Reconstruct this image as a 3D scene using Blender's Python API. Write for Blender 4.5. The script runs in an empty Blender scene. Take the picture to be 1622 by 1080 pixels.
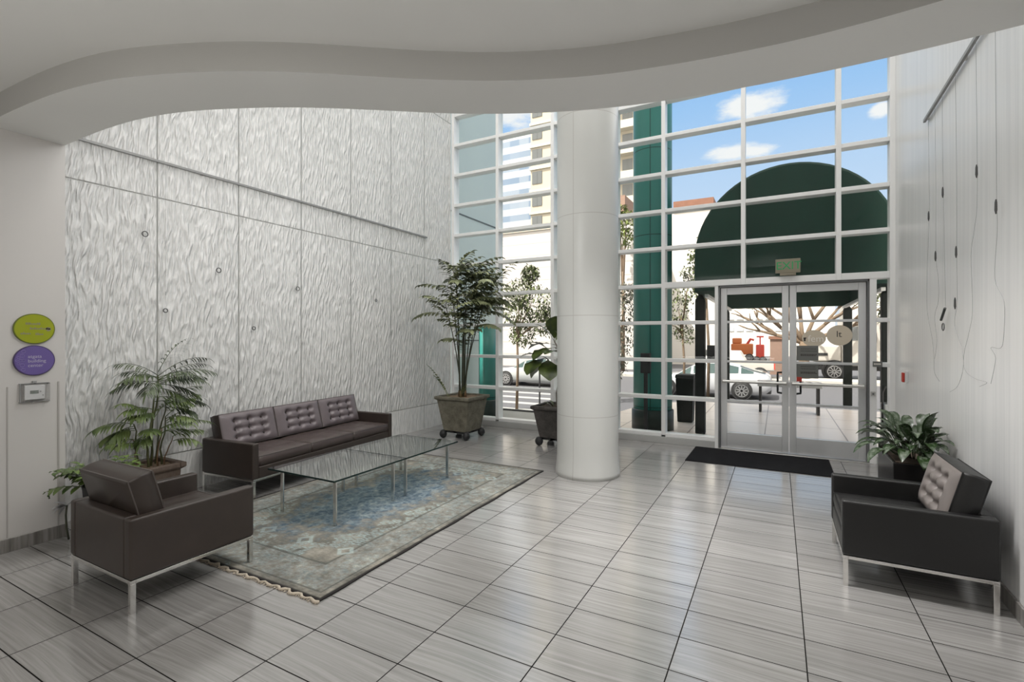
import bpy, bmesh, math, random
import numpy as np
from mathutils import Vector, Matrix, Euler, noise as mnoise

R = math.radians
PI = math.pi
COL = bpy.context.scene.collection
SC = bpy.context.scene

# ------------------------------------------------------------------ node DSL
class NT:
    def __init__(s, tree):
        s.t = tree; s.n = tree.nodes; s.l = tree.links
    def new(s, typ, **kw):
        n = s.n.new(typ)
        for k, v in kw.items(): setattr(n, k, v)
        return n
    def put(s, sock, v):
        if hasattr(v, 'is_output') or isinstance(v, bpy.types.NodeSocket): s.l.new(v, sock)
        elif isinstance(v, (tuple, list)) and len(v) == 3 and sock.type == 'RGBA': sock.default_value = (*v, 1)
        else: sock.default_value = v
    def m(s, op, a, b=0.0, c=None, clamp=False):
        n = s.new('ShaderNodeMath', operation=op); n.use_clamp = clamp
        s.put(n.inputs[0], a); s.put(n.inputs[1], b)
        if c is not None: s.put(n.inputs[2], c)
        return n.outputs[0]
    def mix(s, f, a, b, blend='MIX'):
        n = s.new('ShaderNodeMix', data_type='RGBA', blend_type=blend)
        s.put(n.inputs[0], f); s.put(n.inputs[6], a); s.put(n.inputs[7], b)
        return n.outputs[2]
    def comb(s, x, y, z):
        n = s.new('ShaderNodeCombineXYZ')
        s.put(n.inputs[0], x); s.put(n.inputs[1], y); s.put(n.inputs[2], z)
        return n.outputs[0]
    def noise(s, vec, scale=5, detail=3, rough=.5, dist=0.0, dim='3D'):
        n = s.new('ShaderNodeTexNoise', noise_dimensions=dim)
        if vec is not None: s.put(n.inputs['Vector'], vec)
        n.inputs['Scale'].default_value = scale; n.inputs['Detail'].default_value = detail
        n.inputs['Roughness'].default_value = rough; n.inputs['Distortion'].default_value = dist
        return n.outputs[0]
    def white(s, vec):
        n = s.new('ShaderNodeTexWhiteNoise', noise_dimensions='3D'); s.put(n.inputs['Vector'], vec)
        return n.outputs[0]
    def ramp(s, f, stops):
        n = s.new('ShaderNodeValToRGB'); s.put(n.inputs[0], f)
        el = n.color_ramp.elements
        while len(el) < len(stops): el.new(.5)
        for e, (p, c) in zip(el, stops):
            e.position = p; e.color = (*c, 1) if len(c) == 3 else c
        return n.outputs[0]
    def smooth(s, v, lo, hi):
        n = s.new('ShaderNodeMapRange', interpolation_type='SMOOTHSTEP')
        s.put(n.inputs[0], v); n.inputs[1].default_value = lo; n.inputs[2].default_value = hi
        return n.outputs[0]
    def obj(s):
        tc = s.new('ShaderNodeTexCoord'); x = s.new('ShaderNodeSeparateXYZ')
        s.l.new(tc.outputs['Object'], x.inputs[0])
        return tc.outputs['Object'], x.outputs[0], x.outputs[1], x.outputs[2]
    def bump(s, h, strength=.3, dist=.01):
        n = s.new('ShaderNodeBump'); s.put(n.inputs['Height'], h)
        n.inputs['Strength'].default_value = strength; n.inputs['Distance'].default_value = dist
        return n.outputs[0]

def new_mat(name):
    m = bpy.data.materials.new(name); m.use_nodes = True
    nt = NT(m.node_tree); b = nt.n['Principled BSDF']
    return m, nt, b

def simple(name, col, rough=.5, metal=0.0, spec=.5, var=.0, vscale=20, bump=0.0, bscale=60, coat=0.0, emit=None, estr=0):
    m, nt, b = new_mat(name)
    b.inputs['Roughness'].default_value = rough; b.inputs['Metallic'].default_value = metal
    b.inputs['Specular IOR Level'].default_value = spec
    b.inputs['Coat Weight'].default_value = coat
    o, x, y, z = nt.obj()
    if var > 0:
        f = nt.noise(o, vscale, 4)
        c = nt.mix(f, tuple(k * (1 - var) for k in col), tuple(min(1, k * (1 + var)) for k in col))
        nt.put(b.inputs['Base Color'], c)
    else:
        b.inputs['Base Color'].default_value = (*col, 1)
    if bump > 0:
        nt.put(b.inputs['Normal'], nt.bump(nt.noise(o, bscale, 3), bump, .004))
    if emit:
        b.inputs['Emission Color'].default_value = (*emit, 1); b.inputs['Emission Strength'].default_value = estr
    m.diffuse_color = (*col, 1)
    return m

def glass_mat(name, tint=(1, 1, 1), ior=1.45, rough=0.0, maxf=1.0):
    m = bpy.data.materials.new(name); m.use_nodes = True
    nt = NT(m.node_tree); nt.n.clear()
    out = nt.new('ShaderNodeOutputMaterial'); mx = nt.new('ShaderNodeMixShader')
    tr = nt.new('ShaderNodeBsdfTransparent'); gl = nt.new('ShaderNodeBsdfGlossy')
    tr.inputs[0].default_value = (*tint, 1); gl.inputs['Roughness'].default_value = rough
    lw = nt.new('ShaderNodeLayerWeight'); f0 = ((ior - 1) / (ior + 1)) ** 2
    f = nt.m('MULTIPLY', nt.m('ADD', f0, nt.m('MULTIPLY', nt.m('POWER', lw.outputs['Facing'], 5.0), 1 - f0)), maxf)
    nt.l.new(f, mx.inputs[0]); nt.l.new(tr.outputs[0], mx.inputs[1]); nt.l.new(gl.outputs[0], mx.inputs[2])
    nt.l.new(mx.outputs[0], out.inputs[0])
    return m

# ------------------------------------------------------------------ materials
M = {}
def mk():
    # floor tiles
    m, nt, b = new_mat('floor_tile'); o, x, y, z = nt.obj()
    u = nt.m('DIVIDE', nt.m('SUBTRACT', x, .13), .617); v = nt.m('DIVIDE', nt.m('SUBTRACT', y, 2.565), .3085)
    cu = nt.m('FLOOR', u); cv = nt.m('FLOOR', v); fu = nt.m('FRACT', u); fv = nt.m('FRACT', v)
    eu = nt.m('MULTIPLY', nt.m('MINIMUM', fu, nt.m('SUBTRACT', 1.0, fu)), .617)
    ev = nt.m('MULTIPLY', nt.m('MINIMUM', fv, nt.m('SUBTRACT', 1.0, fv)), .3085)
    ed = nt.m('MINIMUM', eu, ev)
    tile = nt.smooth(ed, .0026, .0046)
    cell = nt.white(nt.comb(cu, cv, 3.0)); cell2 = nt.white(nt.comb(cu, cv, 9.0))
    wob = nt.noise(nt.comb(nt.m('MULTIPLY', x, .9), nt.m('MULTIPLY', y, 1.2), nt.m('MULTIPLY', cell, 30)), 1, 1)
    sy = nt.m('ADD', nt.m('MULTIPLY', y, 52), nt.m('MULTIPLY', wob, 7))
    st = nt.noise(nt.comb(nt.m('MULTIPLY', x, .9), sy, nt.m('MULTIPLY', cell, 50)), 1, 5, .62)
    fine = nt.noise(nt.comb(nt.m('MULTIPLY', x, 3), nt.m('MULTIPLY', y, 190), nt.m('MULTIPLY', cell, 80)), 1, 2, .5)
    s = nt.m('ADD', nt.m('MULTIPLY', st, .75), nt.m('MULTIPLY', fine, .25))
    c = nt.ramp(s, [(.25, (.185, .176, .168)), (.42, (.262, .253, .244)), (.55, (.325, .317, .307)), (.72, (.385, .378, .368))])
    br = nt.m('ADD', .95, nt.m('MULTIPLY', cell2, .14))
    c = nt.mix(1.0, c, nt.comb(br, br, br), 'MULTIPLY')
    c = nt.mix(tile, (.018, .017, .016), c)
    nt.put(b.inputs['Base Color'], c)
    nt.put(b.inputs['Roughness'], nt.m('ADD', nt.m('MULTIPLY', nt.m('SUBTRACT', 1.0, tile), .5), nt.m('ADD', .10, nt.m('MULTIPLY', st, .14))))
    nt.put(b.inputs['Specular IOR Level'], nt.m('MULTIPLY', tile, .6)); b.inputs['IOR'].default_value = 2.55
    nt.put(b.inputs['Normal'], nt.bump(nt.m('ADD', tile, nt.m('MULTIPLY', st, .12)), .25, .002))
    M['floor'] = m
    # baseboard tile (streaks vertical)
    m, nt, b = new_mat('base_tile'); o, x, y, z = nt.obj()
    st = nt.noise(nt.comb(nt.m('MULTIPLY', x, 30), nt.m('MULTIPLY', y, 30), nt.m('MULTIPLY', z, 1.5)), 1, 5, .6)
    c = nt.ramp(st, [(.3, (.10, .092, .085)), (.5, (.22, .208, .195)), (.72, (.34, .33, .315))])
    nt.put(b.inputs['Base Color'], c); b.inputs['Roughness'].default_value = .3
    M['base_tile'] = m
    # relief wall
    m, nt, b = new_mat('relief_wall'); o, x, y, z = nt.obj()
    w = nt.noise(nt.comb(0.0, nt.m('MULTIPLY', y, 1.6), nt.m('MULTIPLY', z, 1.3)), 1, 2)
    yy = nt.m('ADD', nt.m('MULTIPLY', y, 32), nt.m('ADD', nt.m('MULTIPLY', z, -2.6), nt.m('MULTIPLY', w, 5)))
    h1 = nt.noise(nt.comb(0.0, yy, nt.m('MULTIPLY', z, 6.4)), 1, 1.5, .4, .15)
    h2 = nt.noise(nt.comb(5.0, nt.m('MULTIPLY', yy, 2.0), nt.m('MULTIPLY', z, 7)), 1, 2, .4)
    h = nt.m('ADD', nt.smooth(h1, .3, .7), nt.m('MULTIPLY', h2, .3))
    pv = nt.m('FRACT', nt.m('DIVIDE', nt.m('SUBTRACT', y, 2.76), .882))
    jv = nt.m('MULTIPLY', nt.m('MINIMUM', pv, nt.m('SUBTRACT', 1.0, pv)), .882)
    j1 = nt.m('ABSOLUTE', nt.m('SUBTRACT', z, 3.135)); j2 = nt.m('ABSOLUTE', nt.m('SUBTRACT', z, .43)); j3 = nt.m('ABSOLUTE', nt.m('SUBTRACT', z, 5.9))
    jm = nt.m('MINIMUM', jv, nt.m('MINIMUM', j1, nt.m('MINIMUM', j2, j3)))
    jt = nt.smooth(jm, .003, .0085)
    hi = nt.smooth(z, .42, .44)
    amp = nt.m('ADD', .3, nt.m('MULTIPLY', hi, .7))
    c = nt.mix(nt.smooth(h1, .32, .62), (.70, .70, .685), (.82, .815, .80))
    c = nt.mix(jt, (.36, .36, .34), c)
    nt.put(b.inputs['Base Color'], c); b.inputs['Roughness'].default_value = .55
    nt.put(b.inputs['Normal'], nt.bump(nt.m('MULTIPLY', nt.m('MULTIPLY', h, amp), jt), .85, .022))
    M['relief'] = m
    # right wall: smooth with faint vertical board lines
    m, nt, b = new_mat('board_wall'); o, x, y, z = nt.obj()
    st = nt.noise(nt.comb(x, nt.m('MULTIPLY', y, 26), nt.m('MULTIPLY', z, .5)), 1, 3, .6)
    bl = nt.noise(o, 1.3, 3)
    pv = nt.m('FRACT', nt.m('DIVIDE', y, .44)); jt = nt.smooth(nt.m('MINIMUM', pv, nt.m('SUBTRACT', 1.0, pv)), .002, .012)
    c = nt.mix(nt.smooth(st, .35, .65), (.78, .78, .78), (.86, .855, .85))
    c = nt.mix(nt.m('MULTIPLY', bl, .25), c, (.70, .69, .68))
    c = nt.mix(jt, (.70, .70, .70), c)
    nt.put(b.inputs['Base Color'], c); b.inputs['Roughness'].default_value = .32
    nt.put(b.inputs['Normal'], nt.bump(nt.m('ADD', st, bl), .12, .004))
    M['board'] = m
    M['paint'] = simple('white_paint', (.72, .705, .685), .55, var=.04, vscale=2)
    M['pier'] = simple('pier_paint', (.60, .58, .56), .5, var=.03, vscale=1.5)
    M['soffit'] = simple('ceiling_paint', (.78, .78, .76), .6, var=.03, vscale=1.2)
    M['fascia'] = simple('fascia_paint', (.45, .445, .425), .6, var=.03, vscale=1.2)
    # column cladding with joints
    m, nt, b = new_mat('column_cladding'); o, x, y, z = nt.obj()
    ang = nt.m('ARCTAN2', y, x)
    ja = nt.m('MINIMUM', nt.m('ABSOLUTE', nt.m('SUBTRACT', ang, -1.685)), nt.m('ABSOLUTE', nt.m('SUBTRACT', ang, 1.457)))
    pz = nt.m('FRACT', nt.m('DIVIDE', nt.m('SUBTRACT', z, .74), 1.197))
    jz = nt.m('MULTIPLY', nt.m('MINIMUM', pz, nt.m('SUBTRACT', 1.0, pz)), 1.197)
    jt = nt.smooth(nt.m('MINIMUM', nt.m('MULTIPLY', ja, .375), jz), .0015, .006)
    c = nt.mix(nt.noise(o, 2.0, 3), (.55, .555, .535), (.58, .585, .565))
    c = nt.mix(jt, (.42, .41, .39), c)
    nt.put(b.inputs['Base Color'], c); b.inputs['Roughness'].default_value = .34
    M['column'] = m
    M['frame_white'] = simple('white_aluminium', (.90, .90, .895), .35, 0, .5, var=.03, vscale=3)
    M['sill'] = simple('sill_grey', (.46, .46, .45), .5, var=.06, vscale=6)
    M['alu'] = simple('door_aluminium', (.66, .67, .68), .32, .4, .5, var=.05, vscale=5)
    M['rail'] = simple('rail_metal', (.30, .30, .295), .5, .3)
    M['alu_dark'] = simple('door_gap', (.16, .165, .17), .4, .3)
    M['glass'] = glass_mat('clear_glass', (.975, .99, .985), 1.45, 0, .36)
    M['table_glass'] = glass_mat('table_glass', (.92, .96, .94), 4.2, 0.004, 1.0)
    M['glass_edge'] = simple('glass_edge', (.006, .022, .02), .35, 0, .3)
    M['chrome'] = simple('chrome', (.72, .71, .69), .16, 1.0)
    M['steel'] = simple('satin_steel', (.60, .59, .57), .3, 1.0)
    def leather(name, c1, rough):
        m, nt, b = new_mat(name); o, x, y, z = nt.obj()
        nn = nt.noise(o, 9, 4); fine = nt.noise(o, 260, 2)
        nt.put(b.inputs['Base Color'], nt.mix(nn, tuple(k * .8 for k in c1), tuple(k * 1.2 for k in c1)))
        nt.put(b.inputs['Roughness'], nt.m('ADD', rough - .06, nt.m('MULTIPLY', nn, .12)))
        b.inputs['Specular IOR Level'].default_value = .55
        nt.put(b.inputs['Normal'], nt.bump(nt.m('ADD', fine, nt.m('MULTIPLY', nn, 2)), .10, .003))
        return m
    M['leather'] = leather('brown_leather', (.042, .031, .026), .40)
    M['leather_sofa'] = leather('brown_leather_lit_front', (.17, .142, .15), .34)  # sofa cushion fronts: brown leather lightened, highlight painted into the colour
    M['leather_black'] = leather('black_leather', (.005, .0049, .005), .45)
    M['leather_black_lit'] = leather('black_leather_lit_front', (.19, .165, .155), .36)  # black chair's cushion front: lit copy of the black leather, sheen in colour
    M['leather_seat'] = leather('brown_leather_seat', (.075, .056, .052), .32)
    M['piping'] = simple('leather_piping', (.10, .085, .078), .35)
    # rug
    m, nt, b = new_mat('rug_pile'); o, x, y, z = nt.obj()   # object coords, centre = rug centre
    hx, hy = 1.10, 1.72
    dx = nt.m('SUBTRACT', hx, nt.m('ABSOLUTE', x)); dy = nt.m('SUBTRACT', hy, nt.m('ABSOLUTE', y))
    d = nt.m('MINIMUM', dx, dy)
    big = nt.noise(o, 2.2, 4, .6); med = nt.noise(o, 7, 5, .65); fine = nt.noise(nt.comb(nt.m('MULTIPLY', x, 22), nt.m('MULTIPLY', y, 60), 0.0), 1, 3, .7)
    field = nt.ramp(med, [(.3, (.075, .072, .064)), (.5, (.14, .135, .118)), (.68, (.21, .20, .175))])
    # medallion of blue
    ex = nt.m('DIVIDE', x, .62); ey = nt.m('DIVIDE', y, 1.12)
    rr = nt.m('SQRT', nt.m('ADD', nt.m('MULTIPLY', ex, ex), nt.m('MULTIPLY', ey, ey)))
    rr = nt.m('ADD', rr, nt.m('ADD', nt.m('MULTIPLY', nt.m('SUBTRACT', med, .5), 1.5), nt.m('MULTIPLY', nt.m('SUBTRACT', big, .5), 1.1)))
    blue = nt.ramp(nt.noise(o, 13, 5, .7), [(.3, (.05, .07, .095)), (.45, (.082, .115, .148)), (.57, (.145, .178, .195)), (.72, (.26, .28, .28))])
    vor = nt.new('ShaderNodeTexVoronoi', feature='DISTANCE_TO_EDGE'); nt.put(vor.inputs['Vector'], o); vor.inputs['Scale'].default_value = 9
    vl = nt.m('SUBTRACT', 1.0, nt.smooth(vor.outputs[0], .02, .09))
    blue = nt.mix(nt.m('MULTIPLY', vl, .3), blue, (.22, .27, .29))
    mask = nt.m('SUBTRACT', 1.0, nt.smooth(rr, .60, 1.05))
    c = nt.mix(mask, field, blue)
    # light greyish-teal ring and corner motifs
    ring = nt.m('MULTIPLY', nt.smooth(rr, 1.05, 1.2), nt.m('SUBTRACT', 1.0, nt.smooth(rr, 1.25, 1.5)))
    c = nt.mix(nt.m('MULTIPLY', ring, nt.smooth(fine, .35, .65)), c, (.19, .235, .235))
    # border band
    band = nt.m('MULTIPLY', nt.smooth(d, .05, .08), nt.m('SUBTRACT', 1.0, nt.smooth(d, .34, .40)))
    bordc = nt.ramp(nt.noise(o, 17, 4, .7), [(.3, (.09, .088, .078)), (.47, (.165, .163, .148)), (.56, (.17, .195, .195)), (.7, (.30, .29, .255))])
    vb = nt.new('ShaderNodeTexVoronoi', feature='F1'); nt.put(vb.inputs['Vector'], o); vb.inputs['Scale'].default_value = 11
    dot = nt.m('SUBTRACT', 1.0, nt.smooth(vb.outputs[0], .12, .34))
    bordc = nt.mix(nt.m('MULTIPLY', dot, .5), bordc, (.11, .15, .165))
    c = nt.mix(nt.m('MULTIPLY', band, nt.m('ADD', .45, nt.m('MULTIPLY', big, .5))), c, bordc)
    l1 = nt.m('SUBTRACT', 1.0, nt.smooth(nt.m('ABSOLUTE', nt.m('SUBTRACT', d, .075)), .004, .012))
    l2 = nt.m('SUBTRACT', 1.0, nt.smooth(nt.m('ABSOLUTE', nt.m('SUBTRACT', d, .37)), .006, .018))
    c = nt.mix(nt.m('MULTIPLY', nt.m('MAXIMUM', l1, l2), .65), c, (.055, .055, .05))
    # diamonds in a row inside the border ends
    py = nt.m('SUBTRACT', nt.m('FRACT', nt.m('DIVIDE', x, .46)), .5); pd = nt.m('ADD', nt.m('ABSOLUTE', nt.m('MULTIPLY', py, .46)), nt.m('ABSOLUTE', nt.m('SUBTRACT', dy, .60)))
    dia = nt.m('MULTIPLY', nt.smooth(pd, .035, .05), nt.m('SUBTRACT', 1.0, nt.smooth(pd, .075, .095)))
    c = nt.mix(nt.m('MULTIPLY', dia, .6), c, (.24, .29, .29))
    c = nt.mix(nt.smooth(big, .35, .7), c, nt.mix(1.0, c, (1.55, 1.52, 1.48), 'MULTIPLY'))
    sh = nt.m('ADD', .78, nt.m('MULTIPLY', fine, 1.0))
    c = nt.mix(1.0, c, nt.comb(sh, sh, sh), 'MULTIPLY')
    edge = nt.smooth(d, .012, .035)
    c = nt.mix(edge, (.035, .033, .032), c)
    nt.put(b.inputs['Base Color'], c); b.inputs['Roughness'].default_value = .95; b.inputs['Specular IOR Level'].default_value = .1
    nt.put(b.inputs['Normal'], nt.bump(nt.m('ADD', fine, med), .5, .006))
    M['rug'] = m
    M['fringe'] = simple('rug_fringe', (.55, .48, .39), .9, var=.3, vscale=60, bump=.5, bscale=90)
    m, nt, b = new_mat('mat_pile'); o, x, y, z = nt.obj()
    n1 = nt.noise(o, 150, 2); n2 = nt.noise(o, 6, 3)
    nt.put(b.inputs['Base Color'], nt.mix(nt.m('ADD', nt.m('MULTIPLY', n1, .7), nt.m('MULTIPLY', n2, .3)), (.004, .004, .005), (.026, .026, .028)))
    b.inputs['Roughness'].default_value = 1.0; b.inputs['Specular IOR Level'].default_value = .1; nt.put(b.inputs['Normal'], nt.bump(n1, .6, .004))
    M['mat'] = m
    # stone planters
    def stone(name, a, bb):
        m, nt, b = new_mat(name); o, x, y, z = nt.obj()
        n1 = nt.noise(o, 7, 6, .7); n2 = nt.noise(o, 60, 3)
        nt.put(b.inputs['Base Color'], nt.ramp(nt.m('ADD', nt.m('MULTIPLY', n1, .75), nt.m('MULTIPLY', n2, .25)), [(.33, a), (.66, bb)]))
        b.inputs['Roughness'].default_value = .8
        nt.put(b.inputs['Normal'], nt.bump(nt.m('ADD', n1, n2), .4, .006))
        return m
    M['stone'] = stone('weathered_stone', (.085, .078, .055), (.23, .215, .165))
    M['stone_dark'] = stone('dark_stone', (.028, .026, .024), (.095, .085, .078))
    M['terracotta'] = stone('brown_clay', (.10, .072, .056), (.20, .15, .118))
    M['soil'] = simple('potting_soil', (.07, .05, .035), .95, var=.6, vscale=40, bump=.8, bscale=70)
    M['straw'] = simple('straw_mulch', (.24, .17, .11), .95, var=.55, vscale=50, bump=.9, bscale=80)
    M['rubber'] = simple('black_rubber', (.018, .018, .019), .6, var=.2)
    M['clear_plastic'] = glass_mat('clear_plastic', (.95, .95, .95), 1.35, .05, 1.0)
    M['black_gloss'] = simple('black_lacquer', (.012, .011, .011), .22, 0, .6)
    M['bark'] = simple('brown_bark', (.15, .105, .07), .9, var=.4, vscale=25, bump=.6, bscale=40)
    M['bark_grey'] = simple('grey_bark', (.25, .22, .19), .9, var=.35, vscale=25, bump=.5, bscale=40)
    M['cane'] = simple('green_cane', (.11, .12, .05), .6, var=.35, vscale=18)
    M['cane_dark'] = simple('dark_cane', (.05, .055, .032), .55, var=.35, vscale=18)
    M['cane_brown'] = simple('brown_cane', (.17, .10, .05), .65, var=.35, vscale=20)
    def leaf(name, a, bb, scale=9, rough=.42, trans=.12):
        m, nt, b = new_mat(name); o, x, y, z = nt.obj()
        n1 = nt.noise(o, scale, 3)
        nt.put(b.inputs['Base Color'], nt.mix(nt.smooth(n1, .3, .7), a, bb))
        b.inputs['Roughness'].default_value = rough
        b.inputs['Subsurface Weight'].default_value = 0
        b.inputs['Transmission Weight'].default_value = 0
        return m
    M['leaf_palm'] = leaf('palm_leaf', (.024, .038, .018), (.085, .12, .04))
    M['leaf_palm_low'] = leaf('lower_palm_leaf', (.045, .075, .02), (.14, .19, .055))
    M['leaf_bamboo'] = leaf('tall_plant_leaf', (.09, .11, .05), (.38, .41, .23), 5)
    M['leaf_zz'] = leaf('sprig_leaf', (.09, .12, .04), (.22, .25, .10), 12)
    M['leaf_fig'] = leaf('fig_leaf', (.028, .04, .018), (.10, .14, .03), 5, .35)
    M['leaf_low'] = leaf('low_plant_leaf', (.045, .08, .02), (.15, .22, .055), 8, .35)
    M['leaf_pale'] = leaf('pale_leaf', (.3, .3, .32), (.55, .55, .56), 20, .3)
    m, nt, b = new_mat('striped_leaf')
    at = nt.new('ShaderNodeAttribute', attribute_name='leafu')
    o, x, y, z = nt.obj()
    n1 = nt.noise(o, 24, 4, .65)
    u = nt.m('ABSOLUTE', at.outputs['Fac'])
    c = nt.mix(nt.m('MULTIPLY', nt.smooth(n1, .40, .60), nt.m('SUBTRACT', 1.0, nt.smooth(u, .45, .8))), (.022, .045, .014), (.13, .16, .115))
    nt.put(b.inputs['Base Color'], c); b.inputs['Roughness'].default_value = .25
    M['leaf_stripe'] = m
    # outside
    M['canopy'] = simple('green_canvas', (.006, .040, .026), .8, var=.25, vscale=2.5)
    M['canopy_in'] = simple('dark_canvas', (.02, .022, .02), .9, var=.1)
    M['post'] = simple('dark_post', (.006, .009, .008), .6, 0, .2)
    m, nt, b = new_mat('teal_column'); o, x, y, z = nt.obj()
    pz = nt.m('FRACT', nt.m('DIVIDE', nt.m('SUBTRACT', z, .42), 1.55)); jz = nt.m('MULTIPLY', nt.m('MINIMUM', pz, nt.m('SUBTRACT', 1.0, pz)), 1.55)
    ang = nt.m('ARCTAN2', y, x); ja = nt.m('MULTIPLY', nt.m('ABSOLUTE', nt.m('SUBTRACT', ang, -1.47)), .35)
    jt = nt.smooth(nt.m('MINIMUM', jz, ja), .003, .011)
    nt.put(b.inputs['Base Color'], nt.mix(jt, (.008, .045, .04), (.042, .235, .205)))
    b.inputs['Roughness'].default_value = .3
    M['teal'] = m
    M['teal_base'] = simple('dark_teal_base', (.008, .022, .018), .4)
    m, nt, b = new_mat('plaza_tile'); o, x, y, z = nt.obj()
    fx = nt.m('FRACT', nt.m('DIVIDE', nt.m('ADD', x, .2), 1.2)); fy = nt.m('FRACT', nt.m('DIVIDE', y, 1.2))
    e = nt.m('MINIMUM', nt.m('MINIMUM', fx, nt.m('SUBTRACT', 1.0, fx)), nt.m('MINIMUM', fy, nt.m('SUBTRACT', 1.0, fy)))
    nt.put(b.inputs['Base Color'], nt.mix(nt.smooth(e, .004, .012), (.32, .25, .22), nt.mix(nt.noise(o, 1.5, 4), (.84, .73, .66), (.92, .82, .75))))
    b.inputs['Roughness'].default_value = .3
    M['plaza'] = m
    m, nt, b = new_mat('asphalt'); o, x, y, z = nt.obj()
    nn = nt.noise(o, 40, 4)
    c = nt.mix(nn, (.075, .074, .082), (.11, .109, .119))
    # pale crossing stripes on the left part of the street
    fr = nt.m('FRACT', nt.m('DIVIDE', y, 1.5)); sm = nt.m('MULTIPLY', nt.smooth(fr, .42, .46), nt.m('SUBTRACT', 1.0, nt.smooth(fr, .72, .76)))
    lx = nt.m('SUBTRACT', 1.0, nt.smooth(x, -6.2, -6.0)); ly = nt.m('SUBTRACT', 1.0, nt.smooth(y, 19.0, 19.2))
    c = nt.mix(nt.m('MULTIPLY', sm, nt.m('MULTIPLY', lx, ly)), c, (.34, .335, .32))
    nt.put(b.inputs['Base Color'], c); b.inputs['Roughness'].default_value = .85
    M['asphalt'] = m
    M['concrete'] = simple('pale_concrete', (.42, .405, .38), .8, var=.1, vscale=2)
    M['kerb'] = simple('dark_kerb', (.06, .06, .06), .7)
    M['ext_wall'] = simple('pale_green_wall', (.66, .73, .70), .25, var=.04, vscale=.6)
    M['ext_line'] = simple('wall_reveal', (.12, .14, .14), .5)
    M['tower_cream'] = simple('cream_facade', (.42, .385, .315), .8, var=.05, vscale=.3)
    M['tower_trim'] = simple('cream_trim', (.47, .44, .375), .8)
    m, nt, b = new_mat('striped_glass_facade'); o, x, y, z = nt.obj()
    f = nt.m('FRACT', nt.m('DIVIDE', z, 1.9)); st = nt.smooth(f, .48, .56)
    wn = nt.white(nt.comb(nt.m('FLOOR', nt.m('DIVIDE', x, 1.6)), 0.0, nt.m('FLOOR', nt.m('DIVIDE', z, 1.9))))
    c = nt.mix(nt.m('MULTIPLY', st, nt.m('ADD', .45, nt.m('MULTIPLY', wn, .55))), (.38, .41, .45), (.12, .18, .27))
    nt.put(b.inputs['Base Color'], c); b.inputs['Roughness'].default_value = .5
    M['tower_blue'] = m
    m, nt, b = new_mat('white_low_facade'); o, x, y, z = nt.obj()
    f = nt.m('FRACT', nt.m('DIVIDE', z, 1.0)); e = nt.smooth(nt.m('MINIMUM', f, nt.m('SUBTRACT', 1.0, f)), .02, .05)
    nt.put(b.inputs['Base Color'], nt.mix(e, (.36, .335, .325), (.49, .465, .45))); b.inputs['Roughness'].default_value = .8
    M['white_low'] = m
    M['white_bld'] = simple('white_render', (.70, .675, .64), .8, var=.04, vscale=.4)
    M['brick'] = simple('brick_red', (.20, .095, .062), .85, var=.25, vscale=5)
    M['brick_pale'] = simple('brick_pale', (.24, .155, .12), .85, var=.25, vscale=8)
    M['win_dark'] = simple('dark_pane', (.10, .11, .115), .15, 0, .7)
    M['win_pale'] = simple('pale_pane', (.50, .53, .56), .3, 0, .6)
    M['car_white'] = simple('white_car_paint', (.40, .405, .43), .25, 0, .5, coat=.6)
    M['car_pale'] = simple('silver_car_paint', (.34, .355, .36), .25, .1, .5, coat=.5)
    M['car_glass'] = simple('car_window', (.02, .05, .05), .08, 0, .9)
    M['tyre'] = simple('tyre_rubber', (.014, .014, .015), .7)
    M['alloy'] = simple('wheel_alloy', (.38, .38, .39), .35, .7)
    M['red'] = simple('red_plastic', (.50, .045, .03), .4)
    M['tail'] = simple('tail_lamp', (.10, .015, .015), .2)
    M['orange'] = simple('orange_paint', (.48, .13, .03), .5, var=.15)
    M['yellow'] = simple('yellow_paint', (.42, .31, .07), .5)
    M['truck_white'] = simple('white_truck_paint', (.46, .43, .395), .4, coat=.3, var=.03)
    M['fol_green'] = leaf('tree_leaf', (.05, .065, .025), (.16, .19, .075), 1.5, .6)
    M['fol_bright'] = leaf('bright_tree_leaf', (.07, .10, .018), (.20, .24, .06), 1.5, .6)  # brighter yellow-green leaf colour
    M['fol_dark'] = leaf('dark_tree_leaf', (.05, .055, .038), (.14, .145, .10), 1.5, .6)
    # small things
    M['white_plastic'] = simple('white_plastic', (.74, .74, .74), .35)
    M['grey_plastic'] = simple('grey_plastic', (.33, .33, .33), .4)
    M['lcd'] = simple('lcd_grey', (.20, .22, .20), .25)
    M['lime'] = simple('lime_sign', (.30, .34, .004), .4)
    M['lime_edge'] = simple('lime_sign_edge', (.12, .145, .01), .45)
    M['lime_ink'] = simple('grey_ink_on_lime', (.25, .23, .14), .5)
    M['purple'] = simple('purple_sign', (.135, .095, .30), .4)
    M['purple_edge'] = simple('purple_sign_edge', (.055, .035, .11), .45)
    M['purple_ink'] = simple('pale_ink_on_purple', (.46, .43, .55), .5)
    M['purple_motif'] = simple('lilac_motif', (.24, .19, .42), .5)
    M['cream'] = simple('cream_vinyl', (.66, .58, .46), .55, emit=(.66, .58, .46), estr=0)
    M['cream_ink'] = simple('pale_ink', (.88, .84, .78), .5)
    M['dark_ink'] = simple('dark_ink', (.05, .045, .04), .5)
    M['plate_grey'] = simple('grey_sign_plate', (.16, .165, .155), .5, var=.06)
    M['exit_panel'] = glass_mat('exit_panel_acrylic', (.55, .48, .40), 1.45, .08, 1.0)
    M['exit_green'] = simple('exit_green', (.02, .20, .07), .4, emit=(.02, .42, .12), estr=.22)
    M['exit_tan'] = simple('exit_tan', (.26, .23, .17), .45)
    M['wire'] = simple('thin_steel_wire', (.34, .34, .335), .4, .3)
    M['grip'] = simple('dark_gripper', (.10, .10, .10), .35, .6)
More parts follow.
